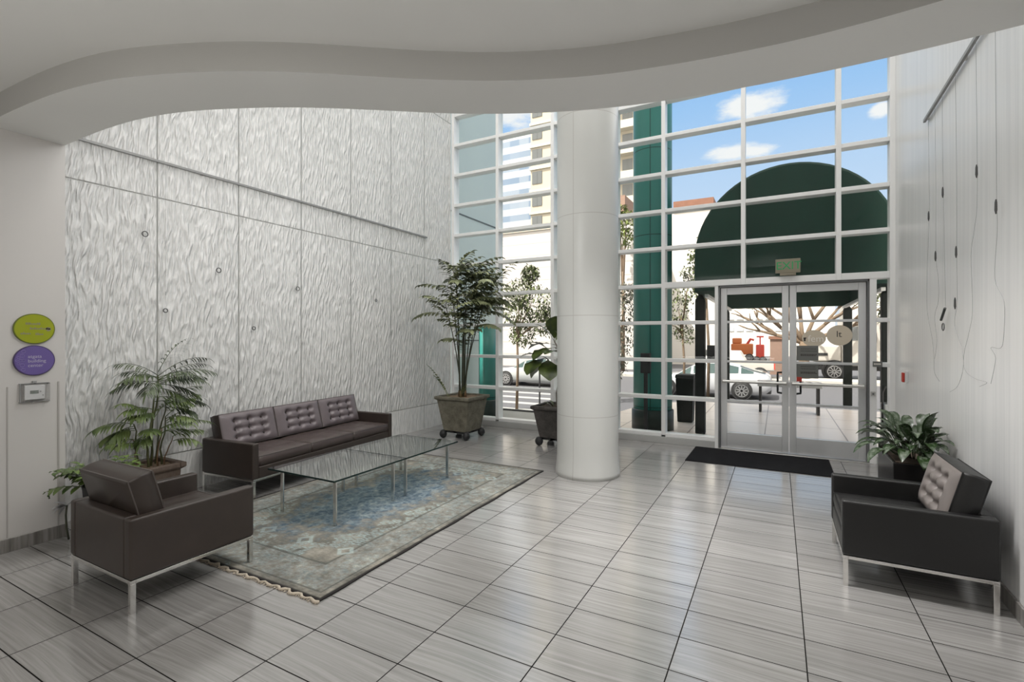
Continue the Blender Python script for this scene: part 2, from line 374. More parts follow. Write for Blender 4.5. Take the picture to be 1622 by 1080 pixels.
mk()

# ------------------------------------------------------------------ mesh builder
class MB:
    def __init__(s): s.b = bmesh.new()
    def box(s, x0, x1, y0, y1, z0, z1, T=None):
        vs = [s.b.verts.new((x, y, z)) for z in (z0, z1) for (x, y) in ((x0, y0), (x1, y0), (x1, y1), (x0, y1))]
        if T is not None:
            for v in vs: v.co = T @ v.co
        for f in ((3, 2, 1, 0), (4, 5, 6, 7), (0, 1, 5, 4), (1, 2, 6, 5), (2, 3, 7, 6), (3, 0, 4, 7)):
            s.b.faces.new([vs[i] for i in f])
        return s
    def frustum(s, cx, cy, z0, z1, h0, h1, h0y=None, h1y=None, top=True):
        h0y = h0y or h0; h1y = h1y or h1
        vs = [s.b.verts.new((cx + sx * a, cy + sy * c, z)) for (z, a, c) in ((z0, h0, h0y), (z1, h1, h1y)) for sx, sy in ((-1, -1), (1, -1), (1, 1), (-1, 1))]
        fl = [(3, 2, 1, 0), (0, 1, 5, 4), (1, 2, 6, 5), (2, 3, 7, 6), (3, 0, 4, 7)]
        if top: fl.append((4, 5, 6, 7))
        for f in fl: s.b.faces.new([vs[i] for i in f])
        return s
    def tube(s, pts, r, seg=8, cap=True):
        pts = [Vector(p) for p in pts]; n = len(pts)
        rs = r if isinstance(r, (list, tuple)) else [r] * n
        rings = []; up = Vector((0, 0, 1)); prev = None
        for i, p in enumerate(pts):
            t = (pts[min(i + 1, n - 1)] - pts[max(i - 1, 0)])
            if t.length < 1e-9: t = Vector((0, 0, 1))
            t.normalize()
            if prev is None:
                a = t.cross(up)
                if a.length < 1e-3: a = t.cross(Vector((1, 0, 0)))
            else:
                a = prev - t * prev.dot(t)
                if a.length < 1e-6: a = t.cross(up)
            a.normalize(); prev = a; c = t.cross(a)
            rings.append([s.b.verts.new(p + (a * math.cos(2 * PI * k / seg) + c * math.sin(2 * PI * k / seg)) * rs[i]) for k in range(seg)])
        for i in range(n - 1):
            for k in range(seg):
                k2 = (k + 1) % seg
                s.b.faces.new((rings[i][k], rings[i][k2], rings[i + 1][k2], rings[i + 1][k]))
        if cap:
            s.b.faces.new(rings[0][::-1]); s.b.faces.new(rings[-1])
        return s
    def ring(s, c, r, t, axis='x', seg=20):
        pts = []
        for k in range(seg + 1):
            a = 2 * PI * k / seg; u, v = math.cos(a) * r, math.sin(a) * r
            o = {'x': (0, u, v), 'y': (u, 0, v), 'z': (u, v, 0)}[axis]
            pts.append(Vector(c) + Vector(o))
        return s.tube(pts, t, 6, False)
    def lathe(s, prof, cx=0, cy=0, seg=32, T=None, cap=True):
        rings = []
        for (r, z) in prof:
            ring = [s.b.verts.new((cx + r * math.cos(2 * PI * k / seg), cy + r * math.sin(2 * PI * k / seg), z)) for k in range(seg)]
            rings.append(ring)
        for i in range(len(rings) - 1):
            for k in range(seg):
                k2 = (k + 1) % seg
                s.b.faces.new((rings[i][k], rings[i][k2], rings[i + 1][k2], rings[i + 1][k]))
        if cap:
            s.b.faces.new(rings[0][::-1]); s.b.faces.new(rings[-1])
        if T is not None:
            for ring in rings:
                for v in ring: v.co = T @ v.co
        return s
    def poly(s, pts):
        s.b.faces.new([s.b.verts.new(p) for p in pts]); return s
    def prism(s, poly, z0, z1, T=None):
        n = len(poly)
        a = [s.b.verts.new((x, y, z0)) for x, y in poly]; c = [s.b.verts.new((x, y, z1)) for x, y in poly]
        s.b.faces.new(a[::-1]); s.b.faces.new(c)
        for i in range(n):
            j = (i + 1) % n; s.b.faces.new((a[i], a[j], c[j], c[i]))
        if T is not None:
            for v in a + c: v.co = T @ v.co
        return s
    def grid(s, P):            # P[i][j] points
        V = [[s.b.verts.new(p) for p in row] for row in P]
        for i in range(len(V) - 1):
            for j in range(len(V[0]) - 1):
                s.b.faces.new((V[i][j], V[i + 1][j], V[i + 1][j + 1], V[i][j + 1]))
        return V
    def sphere(s, c, r, sc=(1, 1, 1), u=12, v=8):
        m = Matrix.Translation(c) @ Matrix.Diagonal((r * sc[0], r * sc[1], r * sc[2], 1))
        bmesh.ops.create_uvsphere(s.b, u_segments=u, v_segments=v, radius=1, matrix=m); return s
    def leaf(s, base, d, up, L, W, droop=.3, fold=.15, n=5, tip=1.0, wav=0.0, attr=False):
        base = Vector(base); d = Vector(d).normalized(); up = Vector(up)
        side = d.cross(up)
        if side.length < 1e-4: side = d.cross(Vector((1, 0, .1)))
        side.normalize(); nn = side.cross(d).normalized()
        rows = []; p = base.copy(); dd = d.copy(); step = L / n
        if attr and not s.b.verts.layers.float.get('leafu'): s.b.verts.layers.float.new('leafu')
        for i in range(n + 1):
            t = i / n
            w = W * .5 * (math.sin(PI * min(1, (t * .92 + .06)) ** tip)) if 0 < i < n else W * .04
            k = side.cross(dd).normalized()
            f = fold * w
            wv = wav * w * (1 if i % 2 else -1)
            rows.append((s.b.verts.new(p - side * w + k * (f + wv)), s.b.verts.new(p), s.b.verts.new(p + side * w + k * (f - wv))))
            dd = (dd - Vector((0, 0, 1)) * droop * 2 * step / L * (.35 + t)).normalized()
            p = p + dd * step
        lay = None
        if attr:
            lay = s.b.verts.layers.float.get('leafu')
        for i in range(n):
            a, b = rows[i], rows[i + 1]
            s.b.faces.new((a[0], a[1], b[1], b[0])); s.b.faces.new((a[1], a[2], b[2], b[1]))
        if attr:
            for r in rows: r[0][lay] = -1; r[1][lay] = 0; r[2][lay] = 1
        return s
    def build(s, name, mat, parent=None, smooth=False, bevel=0.0, loc=None, bseg=2, fix=True):
        if fix: bmesh.ops.recalc_face_normals(s.b, faces=s.b.faces)
        me = bpy.data.meshes.new(name); s.b.to_mesh(me); s.b.free()
        mats = mat if isinstance(mat, list) else [mat]
        for mm in mats: me.materials.append(mm)
        if smooth:
            me.polygons.foreach_set('use_smooth', [True] * len(me.polygons))
        o = bpy.data.objects.new(name, me); COL.objects.link(o)
        if parent: o.parent = parent
        if loc is not None: o.location = loc
        if bevel > 0:
            md = o.modifiers.new('bevel', 'BEVEL'); md.width = bevel; md.segments = bseg; md.limit_method = 'ANGLE'; md.angle_limit = R(40)
            me.polygons.foreach_set('use_smooth', [True] * len(me.polygons))
            o.modifiers.new('wn', 'WEIGHTED_NORMAL')
        return o

def tag(o, label, cat, group=None, kind=None):
    if label: o['label'] = label
    if cat: o['category'] = cat
    if group: o['group'] = group
    if kind: o['kind'] = kind
    return o
def thing(name, label, cat, loc=(0, 0, 0), rz=0, group=None, kind=None):
    o = bpy.data.objects.new(name, None); COL.objects.link(o)
    o.location = loc; o.rotation_euler = (0, 0, rz); o.empty_display_size = .1
    return tag(o, label, cat, group, kind)
def struct(name, mb, mat, label=None, **kw):
    o = mb.build(name, mat, **kw); o['kind'] = 'structure'
    if label: o['label'] = label
    return o
def copy_tree(root, loc=None, rz=None):
    def cp(o, par):
        c = o.copy(); COL.objects.link(c)
        if par: c.parent = par
        for ch in list(o.children): cp(ch, c)
        return c
    c = cp(root, None)
    if loc is not None: c.location = loc
    if rz is not None: c.rotation_euler = (0, 0, rz)
    return c
def text(name, body, size, mat, parent, T, extrude=.001, align='CENTER'):
    cu = bpy.data.curves.new(name, 'FONT'); cu.body = body; cu.size = size; cu.extrude = extrude
    cu.align_x = align; cu.align_y = 'CENTER'
    tmp = bpy.data.objects.new(name + '_tmp', cu); COL.objects.link(tmp)
    dg = bpy.context.evaluated_depsgraph_get()
    me = bpy.data.meshes.new_from_object(tmp.evaluated_get(dg))
    bpy.data.objects.remove(tmp); bpy.data.curves.remove(cu)
    me.materials.clear(); me.materials.append(mat); me.transform(T)
    o = bpy.data.objects.new(name, me); COL.objects.link(o); o.parent = parent
    return o

# ------------------------------------------------------------------ room shell
XL, XR, XP, YF, YB, ZT = -5.70, 1.30, -5.30, 8.10, -3.6, 11.0
YP = 1.865
SLR = .0205
def xr(y): return 1.262 + (y - 3.8) * SLR
XE = xr(YF)
YC = YF - .0
ZA, ZB = 3.48, 3.30
# curved edges (plan curves)
FA = np.array([(-5.75, 1.40), (-5.03, 1.39), (-4.52, 1.41), (-4.13, 1.44), (-3.83, 1.49), (-3.57, 1.55), (-3.16, 1.71), (-2.81, 1.88), (-2.49, 2.08), (-2.19, 2.30), (-1.86, 2.52), (-1.48, 2.74), (-.97, 2.94), (-.43, 3.05), (.05, 3.10), (.34, 3.10), (.69, 3.07), (1.40, 2.98)])
FE = np.array([(-5.75, 1.865), (-4.76, 1.86), (-4.31, 1.88), (-3.98, 1.93), (-3.71, 2.0), (-3.34, 2.15), (-2.96, 2.34), (-2.65, 2.54), (-2.36, 2.74), (-2.07, 2.94), (-1.74, 3.12), (-1.41, 3.27), (-1.01, 3.40), (-.69, 3.465), (-.19, 3.53), (.31, 3.55), (.59, 3.545), (.87, 3.53), (1.40, 3.48)])
xs = np.linspace(-5.72, 1.34, 142)
def curve(F):
    y = np.interp(xs, F[:, 0], F[:, 1]); k = np.ones(9) / 9
    yp = np.concatenate([np.full(4, y[0]), y, np.full(4, y[-1])])
    return np.convolve(yp, k, 'valid')
ya, ye = curve(FA), curve(FE)

struct('floor', MB().box(XL - .1, XR + .1, YB, YF + .12, -.12, 0), M['floor'], 'grey wood-streaked tile lobby floor')
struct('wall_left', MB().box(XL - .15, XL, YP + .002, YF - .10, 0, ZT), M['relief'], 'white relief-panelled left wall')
struct('wall_left_pier', MB().box(XL - .15, XP, YB, YP, 0, ZT), M['pier'], 'plain off-white wall pier at left')
mb = MB(); mb.box(XP, XP + .006, 1.815, 1.825, .11, 1.31); mb.box(XP, XP + .004, 1.505, 1.513, .11, 1.29)
struct('trim_1', mb, simple('reveal_line', (.42, .40, .38), .6))
struct('wall_right', MB().prism([(xr(YB), YB), (xr(YB) + .35, YB), (XE + .15, YF + .1), (xr(YF + .1), YF + .1)], 0, ZT), M['board'], 'white board-marked right wall')
struct('wall_back', MB().box(XL - .15, XR + .15, YB - .15, YB, 0, ZT), M['paint'])
struct('ceiling_atrium', MB().box(XL - .15, XR + .15, 1.2, YF + .3, ZT, ZT + .12), M['soffit'])
struct('baseboard_left', MB().box(XP, XP + .014, YB, YP + .014, 0, .105).box(XL, XP, YP, YP + .014, 0, .105), M['base_tile'], bevel=.003)
struct('baseboard_right', MB().prism([(xr(YB) - .016, YB), (xr(YB), YB), (xr(YF - .1), YF - .1), (xr(YF - .1) - .016, YF - .1)], 0, .105), M['base_tile'], bevel=.003)

# lower ceiling, fascia and soffit band, each a curved piece
mb = MB()
mb.grid([[(x, YB, ZA) for x in xs], [(x, y, ZA) for x, y in zip(xs, ya)]])
struct('ceiling', mb, M['soffit'], 'low white ceiling with curved edge')
mb = MB(); mb.grid([[(x, y, ZA + .002) for x, y in zip(xs, ya)], [(x, y, ZB) for x, y in zip(xs, ya)]])
struct('ceiling_fascia', mb, M['fascia'], 'curved step in the ceiling', smooth=True)
mb = MB(); mb.grid([[(x, y, ZB) for x, y in zip(xs, ya)], [(x, y, ZB) for x, y in zip(xs, ye)]])
struct('ceiling_soffit', mb, M['soffit'], 'curved soffit band')
mb = MB(); mb.grid([[(x, y, ZB) for x, y in zip(xs, ye)], [(x, y, ZT) for x, y in zip(xs, ye)]])
struct('wall_balcony', mb, M['paint'], smooth=True)
struct('ceiling_slab', MB().box(XL - .15, XR + .15, YB, 1.3, ZT, ZT + .1), M['paint'])

# column
mb = MB(); mb.lathe([(.394, 0), (.392, .05), (.384, .12), (.376, .24), (.375, .3), (.375, ZT)], seg=64)
o = struct('column', mb, M['column'], 'white round clad column in the middle of the lobby', smooth=True)
o.location = (-2.075, 5.81, 0)

# ------------------------------------------------------------------ glazed facade
rows = [.13 + .593 * k for k in range(19)]
VX = [XL + .04, -4.65, -3.52, -2.37, -1.60, -.45, .73, XE - .03]
win_n = [0]
def window(x0, x1, z_lo, zs, left=True, right=False, bot=True, bw=.03):
    win_n[0] += 1
    r = thing('window_%d' % win_n[0], None, None, (0, YF, 0), kind='structure')
    d0, d1 = -.09, .09
    mb = MB()
    if left: mb.box(x0 - bw, x0 + bw, d0, d1, z_lo, ZT)
    if right: mb.box(x1 - bw, x1 + bw, d0, d1, z_lo, ZT)
    if left or right: mb.build('mullion', M['frame_white'], r, bevel=.004)
    xa, xb = x0 + bw, x1 - bw
    for z in zs:
        if z < ZT: MB().box(xa, xb, d0 + .005, d1 - .005, z - .028, z + .028).build('transom', M['frame_white'], r, bevel=.004)
    MB().box(xa, xb, -.006, .006, z_lo, ZT).build('glass_pane', M['glass'], r)
    return r
def rng(a): return [z for z in rows if z > a - .01]
for a, b in ((0, 1), (1, 2), (2, 3), (3, 4)):
    window(VX[a], VX[b], .13, rng(.13), True, False)
# bay between -1.6 and door frame (below header) and upper bays
zh = rows[4]
r = thing('window_5', None, None, (0, YF, 0), kind='structure'); win_n[0] = 5
MB().box(-1.63, -1.57, -.09, .09, .13, ZT).build('mullion', M['frame_white'], r, bevel=.004)
MB().box(-.84, -.79, -.09, .09, 0, zh - .03).build('mullion', M['frame_white'], r, bevel=.004)
for z in rows[:4]: MB().box(-1.57, -.84, -.085, .085, z - .028, z + .028).build('transom', M['frame_white'], r, bevel=.004)
MB().box(-1.57, -.84, -.006, .006, .13, zh).build('glass_pane', M['glass'], r)
for a, b, rt in ((-1.60, -.45, False), (-.45, .73, False), (.73, XE - .03, True)):
    win_n[0] += 1
    r = thing('window_%d' % win_n[0], None, None, (0, YF, 0), kind='structure')
    if a > -1.5: MB().box(a - .03, a + .03, -.095, .095, zh - .045, ZT).build('mullion', M['frame_white'], r, bevel=.004)
    if rt: MB().box(b - .03, XE - .001, -.09, .09, 0, ZT).build('mullion', M['frame_white'], r, bevel=.004)
    for z in rows[5:]: MB().box(a + .03, b - .03, -.085, .085, z - .028, z + .028).build('transom', M['frame_white'], r, bevel=.004)
    MB().box(a + .03, b - .03, -.095, .095, zh - .045, zh + .045).build('transom', M['frame_white'], r, bevel=.004)
    MB().box(a + .03, b - .03, -.006, .006, zh, ZT).build('glass_pane', M['glass'], r)
# right sidelight
win_n[0] += 1
r = thing('window_%d' % win_n[0], None, None, (0, YF, 0), kind='structure')
MB().box(1.075, 1.15, -.09, .09, 0, zh - .03).build('mullion', M['frame_white'], r, bevel=.004)
for z in (rows[0], rows[2], rows[3]): MB().box(1.15, XE - .06, -.085, .085, z - .028, z + .028).build('transom', M['frame_white'], r, bevel=.004)
MB().box(1.15, XE - .06, -.006, .006, .13, zh).build('glass_pane', M['glass'], r)
# sills
struct('trim_2', MB().box(XL, -.84, YF - .10, YF + .10, 0, .10), M['sill'], bevel=.004)
struct('trim_3', MB().box(1.15, XE - .001, YF - .10, YF + .10, 0, .10), M['sill'], bevel=.004)
# door frame
mb = MB(); mb.box(-.79, -.765, -.08, .08, 0, zh - .045).box(1.05, 1.075, -.08, .08, 0, zh - .045).box(-.79, 1.075, -.08, .08, zh - .075, zh - .045)
struct('trim_4', mb, M['alu_dark'], bevel=.003, loc=(0, YF, 0))
struct('trim_5', MB().box(-.79, 1.075, YF - .13, YF + .12, 0, .012), M['steel'], bevel=.003)

def door(n, x0, x1, hinge_left):
    r = thing('door_%d' % n, None, None, (0, YF, 0), kind='structure')
    zt = zh - .08; st = .085
    mb = MB(); mb.box(x0, x0 + st, -.028, .028, .02, zt).box(x1 - st, x1, -.028, .028, .02, zt)
    mb.box(x0 + st, x1 - st, -.028, .028, zt - .10, zt).box(x0 + st, x1 - st, -.028, .028, .02, .25)
    mb.build('door_frame', M['alu'], r, bevel=.004)
    for z in (rows[1], rows[2], rows[3]):
        MB().box(x0 + st, x1 - st, -.02, .02, z - .017, z + .017).build('muntin', M['alu'], r, bevel=.003)
    MB().box(x0 + st, x1 - st, -.005, .005, .25, zt - .10).build('glass_pane', M['glass'], r)
    pb = MB(); pb.tube([(x0 + .03, -.085, 1.02), (x1 - .03, -.085, 1.02)], .021, 12).box(x0 + .02, x0 + .08, -.09, -.028, .99, 1.05).box(x1 - .08, x1 - .02, -.09, -.028, .99, 1.05)
    pb.build('push_bar', M['steel'], r, bevel=.003)
    xh = x1 - .14 if hinge_left else x0 + .14
    s = 1 if hinge_left else -1
    pts = [(xh + s * .055, .03, .87), (xh, .07, .875), (xh - s * .0, .075, .9), (xh, .075, 1.14), (xh, .07, 1.165), (xh + s * .055, .03, 1.17)]
    MB().tube(pts, .014, 10).build('pull_handle', M['rubber'], r, smooth=True)
    return r
d1 = door(1, -.76, .138, True); d2 = door(2, .148, 1.045, False)

# decals on the right door (face towards the lobby, -Y)
def face_T(x, y, z): return Matrix.Translation((x, y, z)) @ Matrix.Rotation(PI / 2, 4, 'X')
def disc(name, cx, cz, rx, rz_, y, mat, parent, t=.002, seg=40):
    mb = MB(); mb.prism([(cx + rx * math.cos(2 * PI * k / seg), cz + rz_ * math.sin(2 * PI * k / seg)) for k in range(seg)], -t, t, Matrix.Translation((0, y, 0)) @ Matrix.Rotation(PI / 2, 4, 'X'))
    return mb.build(name, mat, parent)
o = disc('round_decal', .445, 1.665, .145, .115, -.009, M['cream'], d2); o['label'] = 'cream oval sticker with pale letters'
o = disc('round_decal', .745, 1.705, .15, .14, -.011, M['cream'], d2); o['label'] = 'cream round sticker with dark letters'
text('lettering', 'fem', .13, M['cream_ink'], d2, face_T(.47, -.0125, 1.655))
MB().box(.325, .345, -.0135, -.0125, 1.625, 1.675).box(.32, .355, -.0135, -.0125, 1.66, 1.675).build('lettering', M['dark_ink'], d2)
text('lettering', 'lt', .12, M['dark_ink'], d2, face_T(.74, -.0145, 1.72))
for z0, z1 in ((1.10, 1.31), (1.35, 1.56)):
    o = MB().box(.235, .50, -.012, -.008, z0, z1).build('sign_plate', M['plate_grey'], d2)
    o['label'] = 'grey sign plate with lines of small text'
    mb = MB(); rnd = random.Random(int(z0 * 100))
    for k, zz in enumerate((z1 - .045, z1 - .075, z0 + .085, z0 + .07)):
        x = .285
        while x < .465:
            w = rnd.uniform(.006, .022); mb.box(x, x + w, -.0135, -.012, zz - .006, zz + (.008 if k > 1 else .004)); x += w + .005
    mb.build('text_lines', M['dark_ink'], d2)
o = MB().box(.235, .30, -.0135, -.0085, 1.05, 1.115).build('red_sticker', M['red'], d2)
# door plate and key reader on right frame
t = thing('door_sign', 'small grey sign plate on the frame right of the doors', 'sign', (1.155, YF - .096, 1.325))
MB().box(-.05, .055, -.005, 0, -.035, .035).build('plate', M['plate_grey'], t, bevel=.002)
mb = MB(); [mb.box(-.035 + k * .015, -.026 + k * .015, -.0065, -.005, -.01, .012) for k in range(5)]; mb.build('lettering', M['cream_ink'], t)
t = thing('key_switch', 'small square key switch on the right door frame', 'switch', (1.11, YF - .096, .93))
MB().box(-.025, .025, -.01, 0, -.03, .03).build('plate', M['steel'], t, bevel=.003)
MB().tube([(0, -.016, 0), (0, -.008, 0)], .012, 12).build('key_barrel', M['alu_dark'], t)

# EXIT sign on the header
t = thing('exit_sign', 'EXIT sign with green letters on the door header', 'exit sign', (.125, YF - .13, zh + .05))
MB().box(-.10, .10, -.012, .026, 0, .035).build('base', M['exit_tan'], t, bevel=.004)
MB().box(-.155, .155, -.004, .010, .036, .235).build('panel', M['exit_tan'], t, bevel=.006)
text('lettering', 'EXIT', .155, M['exit_green'], t, face_T(.01, -.006, .135), .001)

# ------------------------------------------------------------------ seating
def tufted(mb, w, h, t, T, cols=3, rws=3, nu=36, nv=26, puff=.035):
    cw, ch = w / (cols + 1), h / (rws + 1)
    cx = [-w / 2 + cw * (i + 1) for i in range(cols)]; cz = [ch * (j + 1) for j in range(rws)]
    P = []
    for i in range(nu + 1):
        u = -1 + 2 * i / nu; row = []
        for j in range(nv + 1):
            v = -1 + 2 * j / nv
            x = u * w / 2; z = (v + 1) * h / 2
            e = max(0, (1 - abs(u) ** 7) * (1 - abs(v) ** 7))
            d = puff * e
            for a in cx:
                for c in cz:
                    rr = (x - a) ** 2 + (z - c) ** 2
                    d -= .034 * math.exp(-rr / .034 ** 2) * e
            gx = min(abs(x - a) for a in cx); gz = min(abs(z - c) for c in cz)
            inx = cx[0] - .3 * cw < x < cx[-1] + .3 * cw; inz = cz[0] - .3 * ch < z < cz[-1] + .3 * ch
            if inz: d -= .016 * math.exp(-gx ** 2 / .017 ** 2) * e
            if inx: d -= .016 * math.exp(-gz ** 2 / .017 ** 2) * e
            row.append(Vector((x, -t / 2 - d, z)))
        P.append(row)
    V = [[mb.b.verts.new(T @ p) for p in row] for row in P]
    for i in range(nu):
        for j in range(nv): mb.b.faces.new((V[i][j], V[i + 1][j], V[i + 1][j + 1], V[i][j + 1]))
    nfront = len(mb.b.faces)
    # border sides and back
    loop = [(i, 0) for i in range(nu)] + [(nu, j) for j in range(nv)] + [(i, nv) for i in range(nu, 0, -1)] + [(0, j) for j in range(nv, 0, -1)]
    prev = [V[i][j] for i, j in loop]
    for (yy, ins) in ((0, -.006), (t / 2 - .012, 0), (t / 2, .012)):
        ring = []
        for i, j in loop:
            p = P[i][j]; x = p.x * (1 - 2 * ins / w); z = h / 2 + (p.z - h / 2) * (1 - 2 * ins / h)
            ring.append(mb.b.verts.new(T @ Vector((x, yy, z))))
        n = len(loop)
        for k in range(n):
            k2 = (k + 1) % n; mb.b.faces.new((prev[k], prev[k2], ring[k2], ring[k]))
        prev = ring
    mb.b.faces.new(prev)
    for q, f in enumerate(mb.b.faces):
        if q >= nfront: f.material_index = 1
    return [(a, c) for a in cx for c in cz]

def seating(name, label, cat, n, W, loc, rz, body, cush, pipe, group=None, fz=0.0):
    t = thing(name, label, cat, loc, rz, group)
    D = .80; hw = W / 2; hd = D / 2; z0, za = .205, .575; at = .075
    mb = MB(); b = .030; zr = z0 - .002
    mb.box(-hw + .005, hw - .005, -hd + .005, -hd + .005 + b, zr - .022, zr).box(-hw + .005, hw - .005, hd - .005 - b, hd - .005, zr - .022, zr)
    mb.box(-hw + .005, -hw + .005 + b, -hd + .005 + b, hd - .005 - b, zr - .022, zr).box(hw - .005 - b, hw - .005, -hd + .005 + b, hd - .005 - b, zr - .022, zr)
    mb.build('base_rail', M['chrome'], t, bevel=.002)
    for sx in (-1, 1):
        for sy in (-1, 1):
            x = sx * (hw - .02); y = sy * (hd - .02)
            MB().box(x - .015, x + .015, y - .015, y + .015, fz if sy < 0 else 0, zr - .022).build('leg', M['chrome'], t, bevel=.002)
    MB().box(-hw + at + .002, hw - at - .002, -hd + .006, hd - .08, z0, .325).build('seat_base', body, t, bevel=.012)
    for s in (-1, 1):
        a, c = (s * hw, s * (hw - at)) if s < 0 else (hw - at, hw)
        MB().box(min(a, c), max(a, c), -hd, hd, z0, za).build('arm', body, t, bevel=.016, bseg=3)
    MB().box(-hw + at + .001, hw - at - .001, hd - .078, hd - .001, z0, za).build('back_panel', body, t, bevel=.014, bseg=3)
    iw = (W - 2 * at) / n
    for k in range(n):
        cxk = -hw + at + iw * (k + .5); w = iw - .008
        # seat cushion: boxy with soft puffed top
        mb = MB(); nu, nv = 22, 22; y0, y1 = -hd + .012, hd - .20; zb, zt = .327, .430
        P = []
        for i in range(nu + 1):
            u = -1 + 2 * i / nu; row = []
            for j in range(nv + 1):
                v = -1 + 2 * j / nv
                e = max(0, (1 - abs(u) ** 6) * (1 - abs(v) ** 6))
                cr = sum(math.exp(-((u - q) * 9) ** 2) for q in (-.34, .34)) + sum(math.exp(-((v - q) * 9) ** 2) for q in (-.3, .35))
                wr = .004 * mnoise.noise(Vector((u * 3 + k * 5, v * 5, .3 + k)))
                row.append((cxk + u * w / 2, y0 + (v + 1) / 2 * (y1 - y0), zt + .03 * e - .006 * cr * e + wr * e))
            P.append(row)
        V = [[mb.b.verts.new(p) for p in row] for row in P]
        for i in range(nu):
            for j in range(nv): mb.b.faces.new((V[i][j], V[i + 1][j], V[i + 1][j + 1], V[i][j + 1]))
        loop = [(i, 0) for i in range(nu)] + [(nu, j) for j in range(nv)] + [(i, nv) for i in range(nu, 0, -1)] + [(0, j) for j in range(nv, 0, -1)]
        prev = [V[i][j] for i, j in loop]
        for (z, ins) in (((zb + zt) / 2, -.004), (zb, .004)):
            ring = []
            for i, j in loop:
                p = P[i][j]; ring.append(mb.b.verts.new((cxk + (p[0] - cxk) * (1 - 2 * ins / w), (y0 + y1) / 2 + (p[1] - (y0 + y1) / 2) * (1 - 2 * ins / (y1 - y0)), z)))
            for q in range(len(loop)):
                q2 = (q + 1) % len(loop); mb.b.faces.new((prev[q], prev[q2], ring[q2], ring[q]))
            prev = ring
        mb.b.faces.new(prev)
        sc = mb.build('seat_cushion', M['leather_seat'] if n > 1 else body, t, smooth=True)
        pm = MB(); zz = zt + .001
        pm.tube([(cxk - w / 2, y1, zz), (cxk - w / 2, y0, zz), (cxk + w / 2, y0, zz), (cxk + w / 2, y1, zz)], .004, 6)
        pm.build('piping', pipe, sc)
        # tufted back cushion, leaning back
        h, th = .375, .145
        T = Matrix.Translation((cxk, hd - .185, .445)) @ Matrix.Rotation(R(-15), 4, 'X')
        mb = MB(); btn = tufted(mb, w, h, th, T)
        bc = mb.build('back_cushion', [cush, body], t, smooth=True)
        pm = MB(); q = [(-w / 2, 0), (w / 2, 0), (w / 2, h), (-w / 2, h), (-w / 2, 0)]
        pm.tube([T @ Vector((a, -th / 2, c)) for a, c in q], .0045, 6)
        pm.tube([T @ Vector((a * .995, th / 2 - .006, c)) for a, c in q], .004, 6)
        pm.build('piping', pipe, bc)
        bm0 = None
        for (a, c) in btn:
            if bm0 is None:
                m2 = MB(); m2.sphere((0, 0, 0), .012, (1, .5, 1), 8, 6); bm0 = m2.build('button', body, bc, smooth=True); bo = bm0
            else:
                bo = bm0.copy(); COL.objects.link(bo); bo.parent = bc
            bo.location = T @ Vector((a, -th / 2 + .012, c)); bo.rotation_euler = (R(-15), 0, 0)
    return t

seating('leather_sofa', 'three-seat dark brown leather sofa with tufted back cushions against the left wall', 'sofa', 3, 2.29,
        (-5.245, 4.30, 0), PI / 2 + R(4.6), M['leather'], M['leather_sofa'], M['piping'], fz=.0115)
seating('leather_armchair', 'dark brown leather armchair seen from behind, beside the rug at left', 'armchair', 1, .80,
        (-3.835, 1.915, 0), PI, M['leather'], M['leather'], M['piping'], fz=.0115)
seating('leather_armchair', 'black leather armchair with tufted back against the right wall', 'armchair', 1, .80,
        (.785, 4.40, 0), -PI / 2, M['leather_black'], M['leather_black_lit'], M['leather_black'])

# ------------------------------------------------------------------ rug, mat
rug = thing('area_rug', 'faded grey and blue patterned rug with fringed end under the glass tables', 'rug', (-3.67, 3.88, 0), R(.4))
mb = MB(); nx, ny = 24, 36
top = [[(-1.10 + 2.20 * i / nx + .006 * math.sin(j * .9), -1.72 + 3.44 * j / ny, .010) for j in range(ny + 1)] for i in range(nx + 1)]
mb.grid(top)
bot = [[(p[0], p[1], .001) for p in r_] for r_ in top]
for a, b in ((top[0], bot[0]), (top[-1], bot[-1]), ([r_[0] for r_ in top], [r_[0] for r_ in bot]), ([r_[-1] for r_ in top], [r_[-1] for r_ in bot])): mb.grid([a, b])
mb.build('pile', M['rug'], rug)
mb = MB(); rnd = random.Random(4); pts = []
for k in range(75):
    x = -1.11 + 2.22 * k / 74
    pts.append((x, -1.732 + .012 * math.sin(k * 1.7) + rnd.uniform(-.007, .007), .008))
mb.tube(pts, [.006 + .006 * rnd.random() for _ in pts], 6)
for k in range(150):
    x = -1.10 + 2.2 * k / 149
    mb.tube([(x, -1.735, .006), (x + rnd.uniform(-.012, .012), -1.752 + rnd.uniform(-.008, .006), .004)], .0025, 4)
mb.build('fringe', M['fringe'], rug, smooth=True)
dm = MB().box(-.86, .86, -.48, .48, .0, .010).build('door_mat', M['mat'], bevel=.003); dm.location = (-.25, 7.49, .001); dm.rotation_euler = (0, 0, R(-.4))
tag(dm, 'charcoal door mat on the floor in front of the glass doors', 'door mat')

